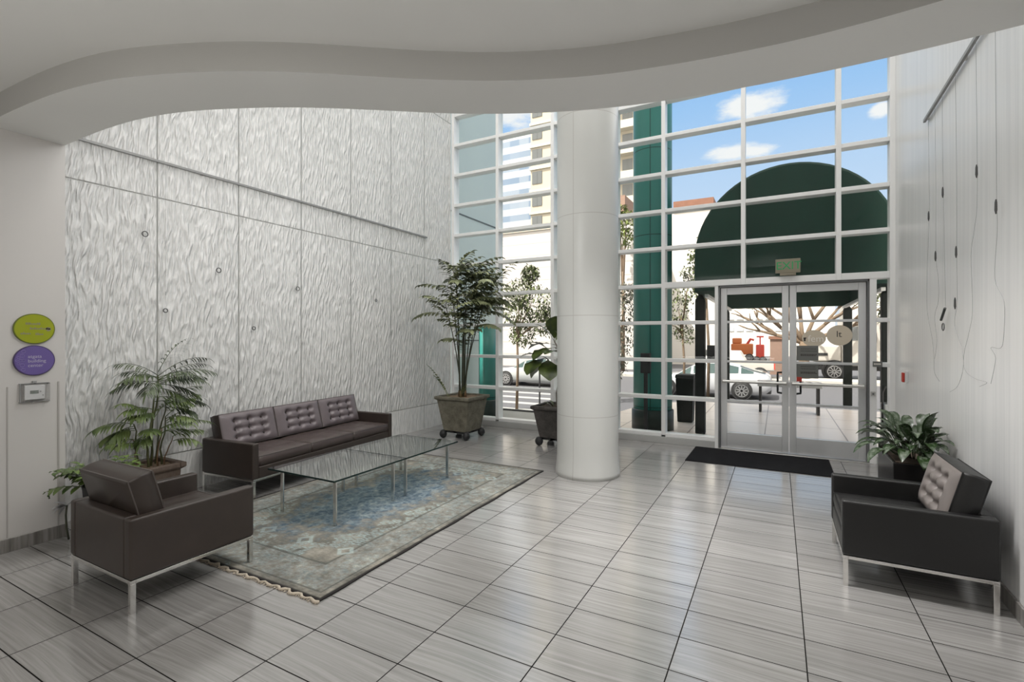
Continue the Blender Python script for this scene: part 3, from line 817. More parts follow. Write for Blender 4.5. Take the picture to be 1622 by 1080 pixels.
# ------------------------------------------------------------------ glass tables
def table(label, x0, x1, y0, y1):
    t = thing('glass_coffee_table', label, 'coffee table', ((x0 + x1) / 2, (y0 + y1) / 2, .0105), 0, 'glass coffee tables')
    hx, hy = (x1 - x0) / 2, (y1 - y0) / 2
    zt = .43
    mb = MB(); mb.box(-hx + .002, hx - .002, -hy + .002, hy - .002, zt - .015, zt)
    top = mb.build('tabletop', M['table_glass'], t)
    e = .0025
    mb = MB(); zt2 = zt - .0005
    mb.box(-hx, hx, -hy, -hy + e, zt - .0155, zt2).box(-hx, hx, hy - e, hy, zt - .0155, zt2).box(-hx, -hx + e, -hy + e, hy - e, zt - .0155, zt2).box(hx - e, hx, -hy + e, hy - e, zt - .0155, zt2)
    mb.build('polished_edge', M['glass_edge'], top)
    for sx in (-1, 1):
        for sy in (-1, 1):
            x, y = sx * (hx - .09), sy * (hy - .09)
            lg = MB().box(x - .019, x + .019, y - .007, y + .007, 0, zt - .022).build('leg', M['chrome'], t, bevel=.002)
            MB().tube([(x, y, zt - .022), (x, y, zt - .0155)], .026, 16).build('mounting_disc', M['steel'], lg)
    return t
table('square glass coffee table with chrome legs nearest the left armchair', -4.25, -3.36, 3.0, 3.925)
table('square glass coffee table with chrome legs at the far end of the rug', -4.25, -3.36, 3.935, 4.86)

# ------------------------------------------------------------------ planters and plants
def frond(mb, base, d, L, nl, ll, lw, droop=.5, ang=50, rach=.004, start=.18, ldroop=.5, rnd=None, n=10):
    base = Vector(base); d = Vector(d).normalized()
    pts = [base.copy()]; dirs = [d.copy()]; p = base.copy(); dd = d.copy()
    for i in range(n):
        dd = (dd - Vector((0, 0, 1)) * droop * 2 / n * (.3 + i / n)).normalized(); p = p + dd * (L / n)
        pts.append(p.copy()); dirs.append(dd.copy())
    mb.tube(pts, [rach * (1 - .7 * i / n) for i in range(n + 1)], 5, False)
    for k in range(nl):
        t = start + (1 - start) * k / max(1, nl - 1); f = t * n; i = min(int(f), n - 1); q = f - i
        pp = pts[i].lerp(pts[i + 1], q); tt = dirs[i].lerp(dirs[i + 1], q).normalized()
        side = tt.cross(Vector((0, 0, 1)))
        if side.length < 1e-3: side = Vector((1, 0, 0))
        side.normalize()
        sc = (math.sin(PI * (.15 + .8 * t)) ** .6)
        for s in (-1, 1):
            a = R(ang * (1 - .35 * t)) + (rnd.uniform(-.12, .12) if rnd else 0)
            ld = tt * math.cos(a) + side * s * math.sin(a) + Vector((0, 0, -.10))
            mb.leaf(pp, ld, Vector((0, 0, 1)), ll * sc * (rnd.uniform(.85, 1.1) if rnd else 1), lw, ldroop, .12, 4)
    mb.leaf(pts[-1], dirs[-1], Vector((0, 0, 1)), ll * .7, lw, ldroop, .12, 4)

def planter(name, label, cat, loc, rb, rt, zb, zt, mat, soil, rz=0, rim=.03, casters=False):
    t = thing(name, label, cat, loc, rz)
    mb = MB(); mb.frustum(0, 0, zb, zt - .07, rb, rt - .02)
    # rim ring
    mb.frustum(0, 0, zt - .075, zt - .045, rt - .03, rt + rim * .5, top=True)
    mb.build('pot', mat, t, bevel=.008)
    mb = MB(); a = rt + rim * .5; c = rt - .045
    for x0, x1, y0, y1 in ((-a, a, -a, -c), (-a, a, c, a), (-a, -c, -c, c), (c, a, -c, c)): mb.box(x0, x1, y0, y1, zt - .048, zt)
    mb.build('rim', mat, t, bevel=.010)
    mb = MB(); g = 10; c2 = c + .003
    rnd = random.Random(len(label))
    mb.grid([[(-c2 + 2 * c2 * i / g, -c2 + 2 * c2 * j / g, zt - .03 + rnd.uniform(-.006, .012)) for j in range(g + 1)] for i in range(g + 1)])
    mb.build('soil', soil, t, smooth=True)
    if casters:
        q = rb - .01
        mb = MB(); mb.box(-q, q, -.035, .035, zb - .03, zb - .002).box(-.035, .035, -q, q, zb - .03, zb - .002).box(-q, q, -q, -q + .05, zb - .03, zb - .002).box(-q, q, q - .05, q, zb - .03, zb - .002).box(-q, -q + .05, -q, q, zb - .03, zb - .002).box(q - .05, q, -q, q, zb - .03, zb - .002)
        dl = mb.build('dolly', M['rubber'], t)
        for sx in (-1, 1):
            for sy in (-1, 1):
                mb = MB(); mb.sphere((sx * (q + .015), sy * (q + .015), .07), .07, (.9, .9, 1), 16, 12)
                mb.box(sx * q - .02, sx * q + .02, sy * q - .02, sy * q + .02, .06, zb - .004)
                mb.build('caster', M['rubber'], dl, smooth=True)
    return t

# bamboo palm beside the sofa
pt = planter('potted_palm', 'tall feathery palm in a square brown pot between left armchair and sofa', 'potted palm', (-5.36, 2.52, 0), .17, .215, .0, .455, M['terracotta'], M['straw'])
rnd = random.Random(11)
canes = [((-.02, .02), (-.03, .10, 1.30), .010), ((.05, -.04), (.05, .02, 1.12), .010), ((-.06, .08), (-.02, .16, 1.05), .008), ((.02, .09), (.06, .12, .90), .008), ((.08, .03), (.12, .05, .80), .007), ((-.05, -.06), (-.06, -.10, .85), .008), ((.0, -.08), (.02, -.14, .72), .006), ((.07, .09), (.10, .16, .70), .006)]
for (bx, by), (tx, ty, tz), r_ in canes:
    pts = [(bx + (tx - bx) * k / 6 + .012 * math.sin(k * 1.9 + bx * 40), by + (ty - by) * k / 6 + .012 * math.cos(k * 1.3), .42 + (tz - .42) * k / 6) for k in range(7)]
    MB().tube(pts, [r_ * (1.15 - .5 * k / 6) for k in range(7)], 7).build('cane', M['cane'] if r_ > .0075 else M['cane_brown'], pt, smooth=True)
# (base xyz, azimuth deg in plan where 90 = +Y, elevation deg, length, leaflets, leaf len, leaf width, lower?)
fr = [((-.03, .10, 1.30), 92, 38, .50, 11, .17, .013, 0), ((-.03, .10, 1.30), -92, 40, .50, 11, .17, .013, 0), ((-.03, .10, 1.28), 60, 25, .48, 11, .17, .014, 0),
      ((-.03, .10, 1.28), -70, 22, .50, 12, .17, .014, 0), ((-.03, .10, 1.25), 100, 20, .46, 11, .16, .013, 0), ((-.03, .10, 1.24), -100, 12, .50, 12, .15, .013, 0),
      ((-.03, .10, 1.26), 20, 30, .38, 10, .16, .014, 0), ((.0, .08, 1.22), 75, -5, .40, 11, .15, .014, 0), ((-.03, .1, 1.34), 100, 62, .42, 8, .15, .012, 0),
      ((-.02, .16, 1.02), 85, 15, .36, 10, .17, .02, 0), ((-.02, .16, 1.05), 70, 42, .32, 9, .15, .02, 1), ((.05, .02, 1.10), 50, 5, .34, 9, .14, .018, 1),
      ((.05, .02, .98), -80, 25, .36, 8, .17, .026, 1), ((.05, .02, .95), 60, 40, .34, 8, .17, .026, 1), ((.06, .12, .90), 85, 45, .34, 8, .16, .024, 1),
      ((-.06, -.10, .85), -95, 20, .40, 9, .18, .028, 1), ((-.06, -.10, .83), -70, 0, .34, 8, .16, .026, 1), ((.06, .12, .88), 20, 20, .30, 8, .15, .026, 1),
      ((.12, .05, .80), 88, 18, .50, 10, .11, .014, 1), ((.12, .05, .80), 30, 30, .28, 7, .15, .026, 1), ((.02, -.14, .72), -85, 15, .30, 7, .14, .024, 1),
      ((.10, .16, .70), 60, 30, .25, 7, .15, .026, 1), ((-.05, -.06, .95), -60, 48, .32, 8, .17, .026, 1), ((0, 0, .78), -20, 25, .28, 7, .16, .028, 1), ((.02, .02, .66), -95, 30, .34, 7, .07, .010, 1)]
fr += [((b_[0] + .02, b_[1], b_[2] - .04), az + rnd.uniform(-38, 38), el + rnd.uniform(-22, 16), L * rnd.uniform(.7, .92), nl, ll, lw, low) for (b_, az, el, L, nl, ll, lw, low) in fr if el < 60]
for b_, az, el, L, nl, ll, lw, low in fr:
    d = Vector((math.cos(R(az)) * math.cos(R(el)), math.sin(R(az)) * math.cos(R(el)), math.sin(R(el))))
    if d.y < -.3: L *= .74
    mb = MB(); frond(mb, b_, d, L, nl + 1, ll * (1.0 if low else 1.15), lw * (.85 if low else 1.1), .55, 52, .004, .2, .7, rnd)
    for v in mb.b.verts:
        if v.co.x < -.31: v.co.x = -.31 - (v.co.x + .31) * .05
    mb.build('frond', M['leaf_palm_low'] if low else M['leaf_palm'], pt, smooth=True, fix=False)

# low leafy plant behind the left armchair
lp = thing('leafy_plant', 'low bushy green plant in a dark pot behind the left armchair', 'potted plant', (-4.92, 1.98, .0))
MB().lathe([(.09, 0), (.10, .02), (.135, .44), (.14, .47), (.125, .47), (.115, .42)], seg=28).build('pot', M['rubber'], lp, smooth=True)
MB().lathe([(.001, .43), (.117, .43)], seg=24, cap=False).build('soil', M['soil'], lp)
rnd = random.Random(5)
for k in range(30):
    az = 2 * PI * k / 30 + rnd.uniform(-.3, .3); el = rnd.uniform(.35, 1.25); L = rnd.uniform(.18, .34)
    d = Vector((math.cos(az) * math.cos(el), math.sin(az) * math.cos(el), math.sin(el)))
    if d.x > .2: L *= .9
    if d.x < -.3 : L *= 1.15
    b_ = Vector((d.x * .06, d.y * .06, .43)); mb = MB(); pts = [b_]
    dd = d.copy(); p = b_.copy()
    for q in range(6):
        dd = (dd - Vector((0, 0, .16 * q / 3))).normalized(); p = p + dd * L / 6; pts.append(p.copy())
    mb.tube(pts, .0035, 5)
    for q in range(2, 7):
        for s in (-1, 1):
            sd = dd.cross(Vector((0, 0, 1))).normalized() * s
            mb.leaf(pts[q], dd * .6 + sd * .9 + Vector((0, 0, .25)), Vector((0, 0, 1)), rnd.uniform(.075, .12), .048, .6, .2, 4)
    for v in mb.b.verts:
        if v.co.y < -.20 and v.co.x > .2: v.co.x = .2 + (v.co.x - .2) * .3
        v.co.x = max(v.co.x, -.36 + .02 * rnd.random()); v.co.y = max(v.co.y, -.30 - .03 * rnd.random())
    mb.build('leafy_stem', M['leaf_low'], lp, smooth=True, fix=False)
mb = MB()
for k in range(9):
    a = k * .7; mb.leaf((-.22, -.16, .30), (-.5 * abs(math.cos(a)), -.6 + .5 * math.sin(a), .3 * math.sin(a * 2)), (0, 0, 1), .10, .045, .5, .2, 4)
mb.tube([(-.06, -.05, .285), (-.15, -.12, .36), (-.22, -.16, .30)], .004, 5)
mb.build('pale_leaves', M['leaf_pale'], lp, smooth=True, fix=False)['label'] = 'pale silvery leaves'
mb = MB(); mb.tube([(-.22, -.16, .30), (-.225, -.165, .22), (-.215, -.165, .12), (-.20, -.155, .02)], .007, 6); mb.build('trailing_stem', M['cane_dark'], lp, smooth=True)

# tall plant in the stone planter in the far corner
tp = planter('potted_tall_plant', 'tall slender-leaved plant in a weathered stone planter by the far left corner', 'potted plant', (-4.69, 6.92, 0), .225, .325, .125, .70, M['stone'], M['straw'], R(0), .03, True)
rnd = random.Random(21)
stems = []
for k in range(13):
    a = 2 * PI * k / 13 + rnd.uniform(-.2, .2)
    bx, by = .05 * math.cos(a), .05 * math.sin(a)
    sp = rnd.uniform(.08, .50); H = rnd.uniform(1.65, 2.85)
    ex, ey = sp * math.cos(a), sp * math.sin(a)
    ey = min(ey, .5); ex = max(ex * (1.5 if ex > 0 else .7), -.4)
    pts = [(bx + (ex - bx) * (q / 8) ** 1.7, by + (ey - by) * (q / 8) ** 1.7, .66 + (H - .66) * q / 8) for q in range(9)]
    stems.append((pts, H))
    MB().tube(pts, [.013 * (1 - .6 * q / 8) for q in range(9)], 7).build('stem', M['cane_dark'], tp, smooth=True)
for k in range(4):
    a = k * 1.6; MB().tube([(.05 * math.cos(a), .05 * math.sin(a), .66), (.06 * math.cos(a), .06 * math.sin(a), .78)], [.032, .018], 8).build('sheath', M['cane_brown'], tp, smooth=True)
def branchlet(mb, p, d, L, nl, ll, lw):
    frond(mb, p, d, L, nl, ll, lw, .55, 55, .0035, .12, .6, rnd, 8)
k = 0
for pts, H in stems:
    for f in (1.0, .96, .9, .82, .74):
        q = f * 8; i = min(int(q), 7); p = Vector(pts[i]).lerp(Vector(pts[i + 1]), q - i)
        for rep in range(2 if f > .9 else 1):
            az = rnd.uniform(0, 2 * PI); el = rnd.uniform(.35, 1.15)
            if k % 2 == 0: az = R(rnd.uniform(-20, 50))
            d = Vector((math.cos(az) * math.cos(el), math.sin(az) * math.cos(el), math.sin(el)))
            if d.x < -.5: d.x *= .5
            mb = MB(); branchlet(mb, p, d, rnd.uniform(.36, .60) * (.75 if d.x < 0 else 1.15), 8, .20, .074)
            for v in mb.b.verts:
                v.co.x = max(v.co.x, -.93 + rnd.uniform(0, .03)); v.co.y = min(v.co.y, 1.04 - rnd.uniform(0, .03))
            mb.build('frond', M['leaf_bamboo'], tp, smooth=True, fix=False); k += 1
for az, el, z, L in ((25, 30, 2.15, .8), (30, 45, 2.0, .9), (20, 20, 2.3, .75), (-165, 35, 1.95, .75), (35, 15, 2.1, .8), (200, 50, 2.3, .7)):
    d = Vector((math.cos(R(az)) * math.cos(R(el)), math.sin(R(az)) * math.cos(R(el)), math.sin(R(el))))
    mb = MB(); frond(mb, (.15 * math.cos(R(az)), .1 * math.sin(R(az)), z), d, L, 8, .19, .068, .8, 55, .004, .3, .6, rnd)
    for v in mb.b.verts: v.co.x = max(v.co.x, -.93); v.co.y = min(v.co.y, 1.02)
    mb.build('frond', M['leaf_bamboo'], tp, smooth=True, fix=False)
# short sprigs at its foot
for (x, y, az, L) in ((-.18, -.12, 215, .62), (-.14, -.2, 190, .42), (.1, -.22, 330, .26)):
    mb = MB(); d = Vector((math.cos(R(az)) * .5, math.sin(R(az)) * .35, .9))
    frond(mb, (x, y, .67), d, L, 9, .10, .036, .35, 55, .005, .35, .3, rnd)
    mb.build('sprig', M['leaf_zz'], tp, smooth=True, fix=False)

# fiddle-leaf fig in the dark planter behind the column
fp = planter('potted_fig', 'large-leaved fig in a dark stone planter partly behind the column', 'potted fig', (-3.04, 7.14, 0), .215, .31, .125, .62, M['stone_dark'], M['soil'], 0, .03, True)
tr = [(0, 0, .58), (-.01, 0, .80), (.03, .0, 1.0), (.10, .01, 1.2), (.05, .0, 1.42), (-.05, -.02, 1.62)]
MB().tube(tr, [.024, .022, .020, .018, .014, .010], 10).build('trunk', M['bark_grey'], fp, smooth=True)
MB().tube([(.07, .0, 1.12), (-.05, -.04, 1.24), (-.17, -.08, 1.36)], [.012, .010, .007], 8).build('branch', M['bark_grey'], fp, smooth=True)
MB().tube([(.10, .01, 1.2), (.20, .03, 1.4), (.24, .03, 1.6)], [.013, .010, .007], 8).build('branch', M['bark_grey'], fp, smooth=True)
lv = [((-.05, -.02, 1.62), 200, 55, .34), ((-.05, -.02, 1.62), 300, 70, .36), ((-.05, -.02, 1.60), 60, 50, .32), ((-.03, -.02, 1.56), 190, 10, .38), ((.0, -.01, 1.5), 330, 30, .36),
      ((-.17, -.08, 1.36), 205, 20, .34), ((-.17, -.08, 1.36), 250, -15, .40), ((-.15, -.07, 1.34), 300, -25, .40), ((-.12, -.06, 1.33), 180, -30, .36), ((.24, .03, 1.6), 20, 50, .34),
      ((.24, .03, 1.58), 320, 40, .36), ((.23, .03, 1.55), 240, 50, .32), ((.2, .03, 1.45), 0, 10, .34), ((.2, .02, 1.42), 280, -10, .36), ((.05, 0, 1.42), 260, 20, .36), ((-.02, -.01, 1.52), 240, -5, .40), ((.02, .02, 1.48), 100, 10, .30), ((-.1, -.05, 1.45), 215, 40, .30)]
for b_, az, el, L in lv:
    d = Vector((math.cos(R(az)) * math.cos(R(el)), math.sin(R(az)) * math.cos(R(el)), math.sin(R(el))))
    mb = MB(); mb.tube([Vector(b_), Vector(b_) + d * .05], .004, 5); mb.leaf(Vector(b_) + d * .05, d, (0, 0, 1), L * 1.1, L * .84, .55, .14, 7, 1.35, .06)
    mb.build('leaf', M['leaf_fig'], fp, smooth=True, fix=False)
for az in (200, 250, 150):
    mb = MB(); d = Vector((math.cos(R(az)) * .5, math.sin(R(az)) * .5, .6)); mb.leaf((.1 * math.cos(R(az)), .1 * math.sin(R(az)), .59), d, (0, 0, 1), .17, .05, .7, .2, 5)
    mb.build('undergrowth', M['leaf_fig'], fp, smooth=True, fix=False)

# glossy plant in black box by the right wall
rp = thing('striped_plant', 'bushy dark plant with pale-streaked leaves in a black box planter behind the black armchair', 'potted plant', (1.04, 5.50, 0))
MB().box(-.19, .19, -.36, .36, 0, .63).build('planter_box', M['black_gloss'], rp, bevel=.006)
MB().box(-.17, .17, -.34, .34, .631, .638).build('soil', M['soil'], rp)
rnd = random.Random(9)
for k in range(62):
    az = k * 2.399; el = .15 + 1.15 * ((k % 9) / 9) + rnd.uniform(-.1, .1)
    d = Vector((math.cos(az) * math.cos(el), math.sin(az) * math.cos(el), math.sin(el)))
    b_ = Vector((.07 * math.cos(az), .16 * math.sin(az) + .0, .635))
    sl = rnd.uniform(.07, .22)
    if d.x > .3: d.x *= .3; sl *= .8
    tip = b_ + d * sl + Vector((0, 0, .05)); L = rnd.uniform(.20, .31)
    mb = MB(); mb.tube([b_, b_ + d * sl * .6 + Vector((0, 0, .02)), tip], .005, 5)
    mb.leaf(tip, (d + Vector((0, 0, .1))), (0, 0, 1), L, .092, 1.0, .25, 7, 1.0, 0, True)
    for v in mb.b.verts:
        if v.co.x > .235: v.co.x = .235 + (v.co.x - .235) * .05
        if v.co.y < -.42 and v.co.z < .62: v.co.y = -.42 + (v.co.y + .42) * .2
        if v.co.x < -.15 and abs(v.co.x) < .2 and v.co.z < .62 and abs(v.co.y) < .36: v.co.x = -.205
    mb.build('leaf', M['leaf_stripe'], rp, smooth=True, fix=False)

# ------------------------------------------------------------------ wall fittings at left
def oval(name, label, z, face, edge):
    t = thing(name, label, 'sign', (XP + .002, 1.665, z))
    seg = 48; T = Matrix.Rotation(PI / 2, 4, 'Z') @ Matrix.Rotation(PI / 2, 4, 'X')   # local x -> +Y, y -> +Z, normal +X
    MB().prism([(.128 * math.cos(2 * PI * k / seg), .122 * math.sin(2 * PI * k / seg)) for k in range(seg)], 0, .016, T).build('board', edge, t, bevel=.002)
    MB().prism([(.121 * math.cos(2 * PI * k / seg), .115 * math.sin(2 * PI * k / seg)) for k in range(seg)], .0155, .0175, T).build('face', face, t)
    return t, T
t, T = oval('oval_sign', 'lime green oval wall sign above the purple one', 1.748, M['lime'], M['lime_edge'])
mb = MB(); rnd = random.Random(3)
for zz, xa, xb in ((.038, -.055, .03), (.0, -.03, .085), (-.04, -.085, -.03), (-.045, .005, .05)):
    x = xa
    while x < xb:
        w = rnd.uniform(.006, .013); hgt = rnd.choice([.012, .012, .018])
        mb.box(x, x + w, zz - .006, zz - .006 + hgt, .0174, .0184, T); x += w + .003
mb.prism([(.085 + .016 * math.cos(2 * PI * k / 14), -.002 + .018 * math.sin(2 * PI * k / 14)) for k in range(14)], .0174, .0184, T)
mb.build('lettering', M['lime_ink'], t)
t, T = oval('oval_sign', 'purple oval wall sign below the green one', 1.492, M['purple'], M['purple_edge'])
for zz, s in ((.032, 'atgata'), (-.004, 'building'), (-.040, 'center')):
    text('lettering', s, .036, M['purple_ink'], t, T @ Matrix.Translation((-.042, zz, .0178)), .0006, 'LEFT')
mb = MB()
for (x, y, r_) in ((-.068, .002, .010), (-.086, .002, .010), (-.076, .040, .013), (-.076, -.036, .013), (-.098, .026, .009), (-.098, -.022, .009), (-.07, -.072, .012), (-.068, .074, .012), (-.108, .002, .007)):
    q = [T @ Vector((x + r_ * math.cos(2 * PI * k / 14), y + r_ * math.sin(2 * PI * k / 14), .0178)) for k in range(15)]
    mb.tube(q, .0022, 5, False)
mb.build('motif', M['purple_motif'], t)
th = thing('thermostat', 'white thermostat in a clear guard box on the left pier', 'thermostat', (XP + .002, 1.665, 1.235))
MB().box(0, .022, -.062, .062, -.058, .058).build('case', M['white_plastic'], th, bevel=.004)
MB().box(.0222, .024, -.030, .022, -.010, .016).build('display', M['lcd'], th)
mb = MB(); mb.box(.0222, .025, .030, .038, .002, .010).box(.0222, .025, .046, .052, -.03, -.022); mb.build('buttons', M['grey_plastic'], th)
mb = MB(); a, c = .082, .072
for y0, y1, z0, z1 in ((-a, a, c - .004, c), (-a, a, -c, -c + .004), (-a, -a + .004, -c, c), (a - .004, a, -c, c)): mb.box(0, .058, y0, y1, z0, z1)
mb.box(.054, .058, -a, a, -c, c)
mb.build('guard_cover', M['clear_plastic'], th)
mb = MB()
for y0, y1, z0, z1 in ((-a - .01, a + .012, -c - .006, -c), (-a - .01, a + .012, c, c + .004), (-a - .006, -a, -c, c)): mb.box(0, .014, y0, y1, z0, z1)
mb.box(.0, .02, -.012, .012, c + .004, c + .02)
mb.build('guard_base', M['grey_plastic'], th)

# ------------------------------------------------------------------ hanging rails and cables
rl = MB().box(XL + .012, XL + .034, 1.95, 7.22, 3.50, 3.525).build('hanging_rail', M['rail'], bevel=.002)
mbk = MB(); [mbk.box(XL, XL + .013, y, y + .03, 3.502, 3.523) for y in (2.2, 3.2, 4.2, 5.2, 6.2, 7.1)]; mbk.build('bracket', M['steel'], rl)
tag(rl, 'long thin metal picture rail high on the left relief wall', 'picture rail')
rr_ = MB().prism([(xr(3.62) - .036, 3.62), (xr(3.62) - .014, 3.62), (xr(6.28) - .014, 6.28), (xr(6.28) - .036, 6.28)], 3.82, 3.85).build('hanging_rail', M['rail'], bevel=.002)
mbk = MB(); [mbk.box(xr(y) - .015, xr(y), y, y + .03, 3.825, 3.845) for y in (3.8, 5.0, 6.2)]; mbk.build('bracket', M['steel'], rr_)
tag(rr_, 'metal picture rail high on the right wall', 'picture rail')
def lcable(y, z, desc, big):
    t = thing('hanging_cable', desc, 'picture wire', (XL + .038, y, 3.50), 0, 'picture wires on the left wall')
    d = z - 3.50
    MB().tube([(0, 0, 0), (0, 0, d + .02)], .0009, 5).build('wire', M['wire'], t)
    MB().tube([(0, 0, d + .16), (0, 0, d + .20)], .0035, 8).build('gripper', M['wire'], t)
    MB().ring((.0, 0, d), .026 if big else .02, .005, 'x').build('ring', M['grip'], t, smooth=True)
for y, z, desc, big in ((2.63, 2.73, 'highest ring hook on a thin wire, at the left of the relief wall', 1), (3.38, 2.45, 'ring hook on a thin wire, second highest on the relief wall', 1), (4.44, 2.33, 'ring hook on a thin wire above the middle of the sofa', 1), (2.82, 1.96, 'small ring hook on a thin wire just above the palm top', 0), (3.81, 1.79, 'lowest ring hook, hanging above the sofa left end', 0), (5.90, 2.27, 'ring hook on a thin wire farthest right on the relief wall', 0)):
    lcable(y, z, desc, big)
RW = [([(6.06, 3.1), (6.06, 2.86), (6.13, 2.34), (6.18, 1.96), (5.99, 1.65), (5.94, 1.48), (5.92, 1.35), (5.76, 1.28)], [2.84], 'curling wire nearest the doors on the right wall'),
      ([(5.81, 3.03), (5.81, 2.43), (5.73, 2.2), (5.73, 2.01), (5.89, 1.87), (5.82, 1.65), (5.89, 1.48)], [2.42], 'wire second from the doors on the right wall'),
      ([(5.56, 2.97), (5.53, 1.93)], [2.94], 'straight wire with tilted clip and ring on the right wall'),
      ([(5.16, 2.86), (5.16, 2.37), (5.15, 2.1), (5.19, 1.94), (5.25, 1.78), (5.07, 1.59), (5.04, 1.44), (5.17, 1.29), (5.38, 1.22)], [2.36, 1.95], 'wire with two dark clips curling left at its end on the right wall'),
      ([(4.66, 2.73), (4.72, 2.46), (4.79, 2.28), (4.79, 1.89), (4.87, 1.71), (4.98, 1.55), (4.96, 1.43), (4.74, 1.38), (4.51, 1.37), (4.65, 1.33)], [2.86], 'wire with highest dark clip, bending into a wide loop on the right wall'),
      ([(4.28, 2.63), (4.28, 2.53), (4.27, 2.37), (4.31, 2.06), (4.19, 1.9), (4.2, 1.68), (4.25, 1.61), (4.41, 1.61), (4.33, 1.54), (4.41, 1.37)], [2.52], 'wire above the black armchair, rightmost on the right wall')]
def smoothpts(p, n=5):
    out = []
    for i in range(len(p) - 1):
        p0, p1, p2, p3 = (Vector(p[max(i - 1, 0)]), Vector(p[i]), Vector(p[i + 1]), Vector(p[min(i + 2, len(p) - 1)]))
        for k in range(n):
            t_ = k / n
            out.append(.5 * ((2 * p1) + (p2 - p0) * t_ + (2 * p0 - 5 * p1 + 4 * p2 - p3) * t_ ** 2 + (3 * p1 - p0 - 3 * p2 + p3) * t_ ** 3))
    out.append(Vector(p[-1])); return out
for path, grips, desc in RW:
    y0 = path[0][0]
    t = thing('hanging_cable', desc, 'picture wire', (xr(y0) - .037, y0, 3.82), 0, 'picture wires on the right wall')
    pts = smoothpts([(0, 0, 0)] + [(.017 if z < 2 else .008, y - y0, z - 3.82) for y, z in path])
    MB().tube(pts, .0012, 5).build('wire', M['wire'], t)
    for g in grips:
        yy = np.interp(-g, [-z for _, z in path], [y for y, _ in path]) - y0
        MB().tube([(.004, yy, g - 3.82 - .045), (.004, yy, g - 3.82 - .02), (.004, yy, g - 3.82 + .03), (.004, yy, g - 3.82 + .05)], [.003, .008, .007, .003], 8).build('gripper', M['grip'], t)
    if len(path) == 2:
        MB().tube([(.004, .05, 1.83 - 3.82), (.004, -.07, 1.93 - 3.82)], .010, 8).build('clip', M['grip'], t)
        MB().ring((.0, -.03, 1.77 - 3.82), .032, .004, 'x').build('ring', M['grip'], t, smooth=True)
al = thing('fire_alarm', 'small red and white fire alarm box on the right wall near the doors', 'fire alarm', (xr(7.25), 7.25, 1.215), SLR * -1)
MB().box(-.03, 0, -.045, .045, -.07, .07).build('back_box', M['white_plastic'], al, bevel=.004)
MB().box(-.055, -.03, -.035, .035, -.06, .05).build('red_cover', M['red'], al, bevel=.008)

# ------------------------------------------------------------------ outside
struct('floor_plaza', MB().prism([(-3.3, YF + .12), (8, YF + .12), (8, 13.75), (-1.9, 13.75), (-2.6, 13.0), (-3.0, 12.0), (-3.3, 10.0)], -.6, -.005), M['plaza'], 'pinkish stone paving under the canopy')
struct('floor_side_paving', MB().prism([(-12, YF + .12), (-3.31, YF + .12), (-3.31, 10.0), (-12, 9.9)], -.6, -.006), M['concrete'], 'pale paving left of the entrance')
struct('trim_6', MB().box(-12, -3.32, 9.92, 10.05, -.6, .02), M['kerb'])
struct('floor_street', MB().box(-90, 90, 10.06, 130, -.9, -.7), M['asphalt'], 'grey asphalt street')
struct('floor_far_sidewalk', MB().box(-60, 60, 29.5, 31.5, -.7, -.55), M['concrete'], 'pale far sidewalk')
mb = MB(); mb.box(XL - .35, XL - .15, YF + .1, 10.25, -.6, ZT + .3)
struct('wall_outside_left', mb, M['ext_wall'], 'pale green exterior wall beyond the glass at left')
mb = MB(); mb.box(XL - .149, XL - .14, YF + .12, 10.25, 4.24, 4.27).box(XL - .149, XL - .14, YF + .12, 10.25, 1.60, 1.62)
struct('trim_7', mb, M['ext_line'])

def teal_col(label, loc, r, top=ZT + .5):
    t = thing('round_pillar', label, 'pillar', loc)
    MB().lathe([(r, .36), (r, top)], seg=48).build('shaft', M['teal'], t, smooth=True)
    MB().lathe([(r + .03, 0), (r + .03, .35), (r + .005, .37)], seg=48).build('base', M['teal_base'], t, smooth=True)
teal_col('teal green round pillar outside, just right of the white column', (-2.04, 9.25, 0), .345)
teal_col('short teal green round pillar outside, behind the tall corner plant', (-5.42, 8.95, 0), .19, 1.92)

# canopy
cn = thing('entrance_canopy', 'dark green domed canvas canopy over the entrance', 'canopy', (.15, 8.5, 0))
cz, rad, z0, LN = 2.97, 1.37, 2.43, 5.7
prof = [(-rad, z0)] + [(-rad * math.cos(PI * k / 32), cz + rad * math.sin(PI * k / 32)) for k in range(33)] + [(rad, z0)]
def hood(r):            # end bulges slightly, like a rounded hood
    return [(x * r, (z - z0) * r + z0) for x, z in prof]
mb = MB()
Ys = [0, .03, .12, .25, LN - .25, LN - .1, LN - .02, LN]; sc = [.965, .985, .997, 1, 1, .997, .985, .96]
mb.grid([[(x, y, z) for x, z in hood(s)] for y, s in zip(Ys, sc)])
mb.build('vault', M['canopy'], cn, smooth=True)
mb = MB(); mb.poly([(x, .0, z) for x, z in hood(.965)]); mb.build('near_end_panel', M['canopy'], cn)
mb = MB(); mb.poly([(x, LN, z) for x, z in hood(.96)]); mb.build('far_end_panel', M['canopy'], cn)
for s in (-1, 1):
    MB().box(s * 1.24 - .03, s * 1.24 + .03, .62, LN - .05, 2.37, 2.43).build('side_rail', M['frame_white'], cn, bevel=.006)
for sx in (-1.345, 1.30):
    for y, w in ((.68, .08), (5.5, .085)):
        MB().box(sx - w, sx + w, y - w, y + w, -.004, 2.33).frustum(sx, y, 2.33, 2.43, w, .03).build('post', M['post'], cn, bevel=.01)

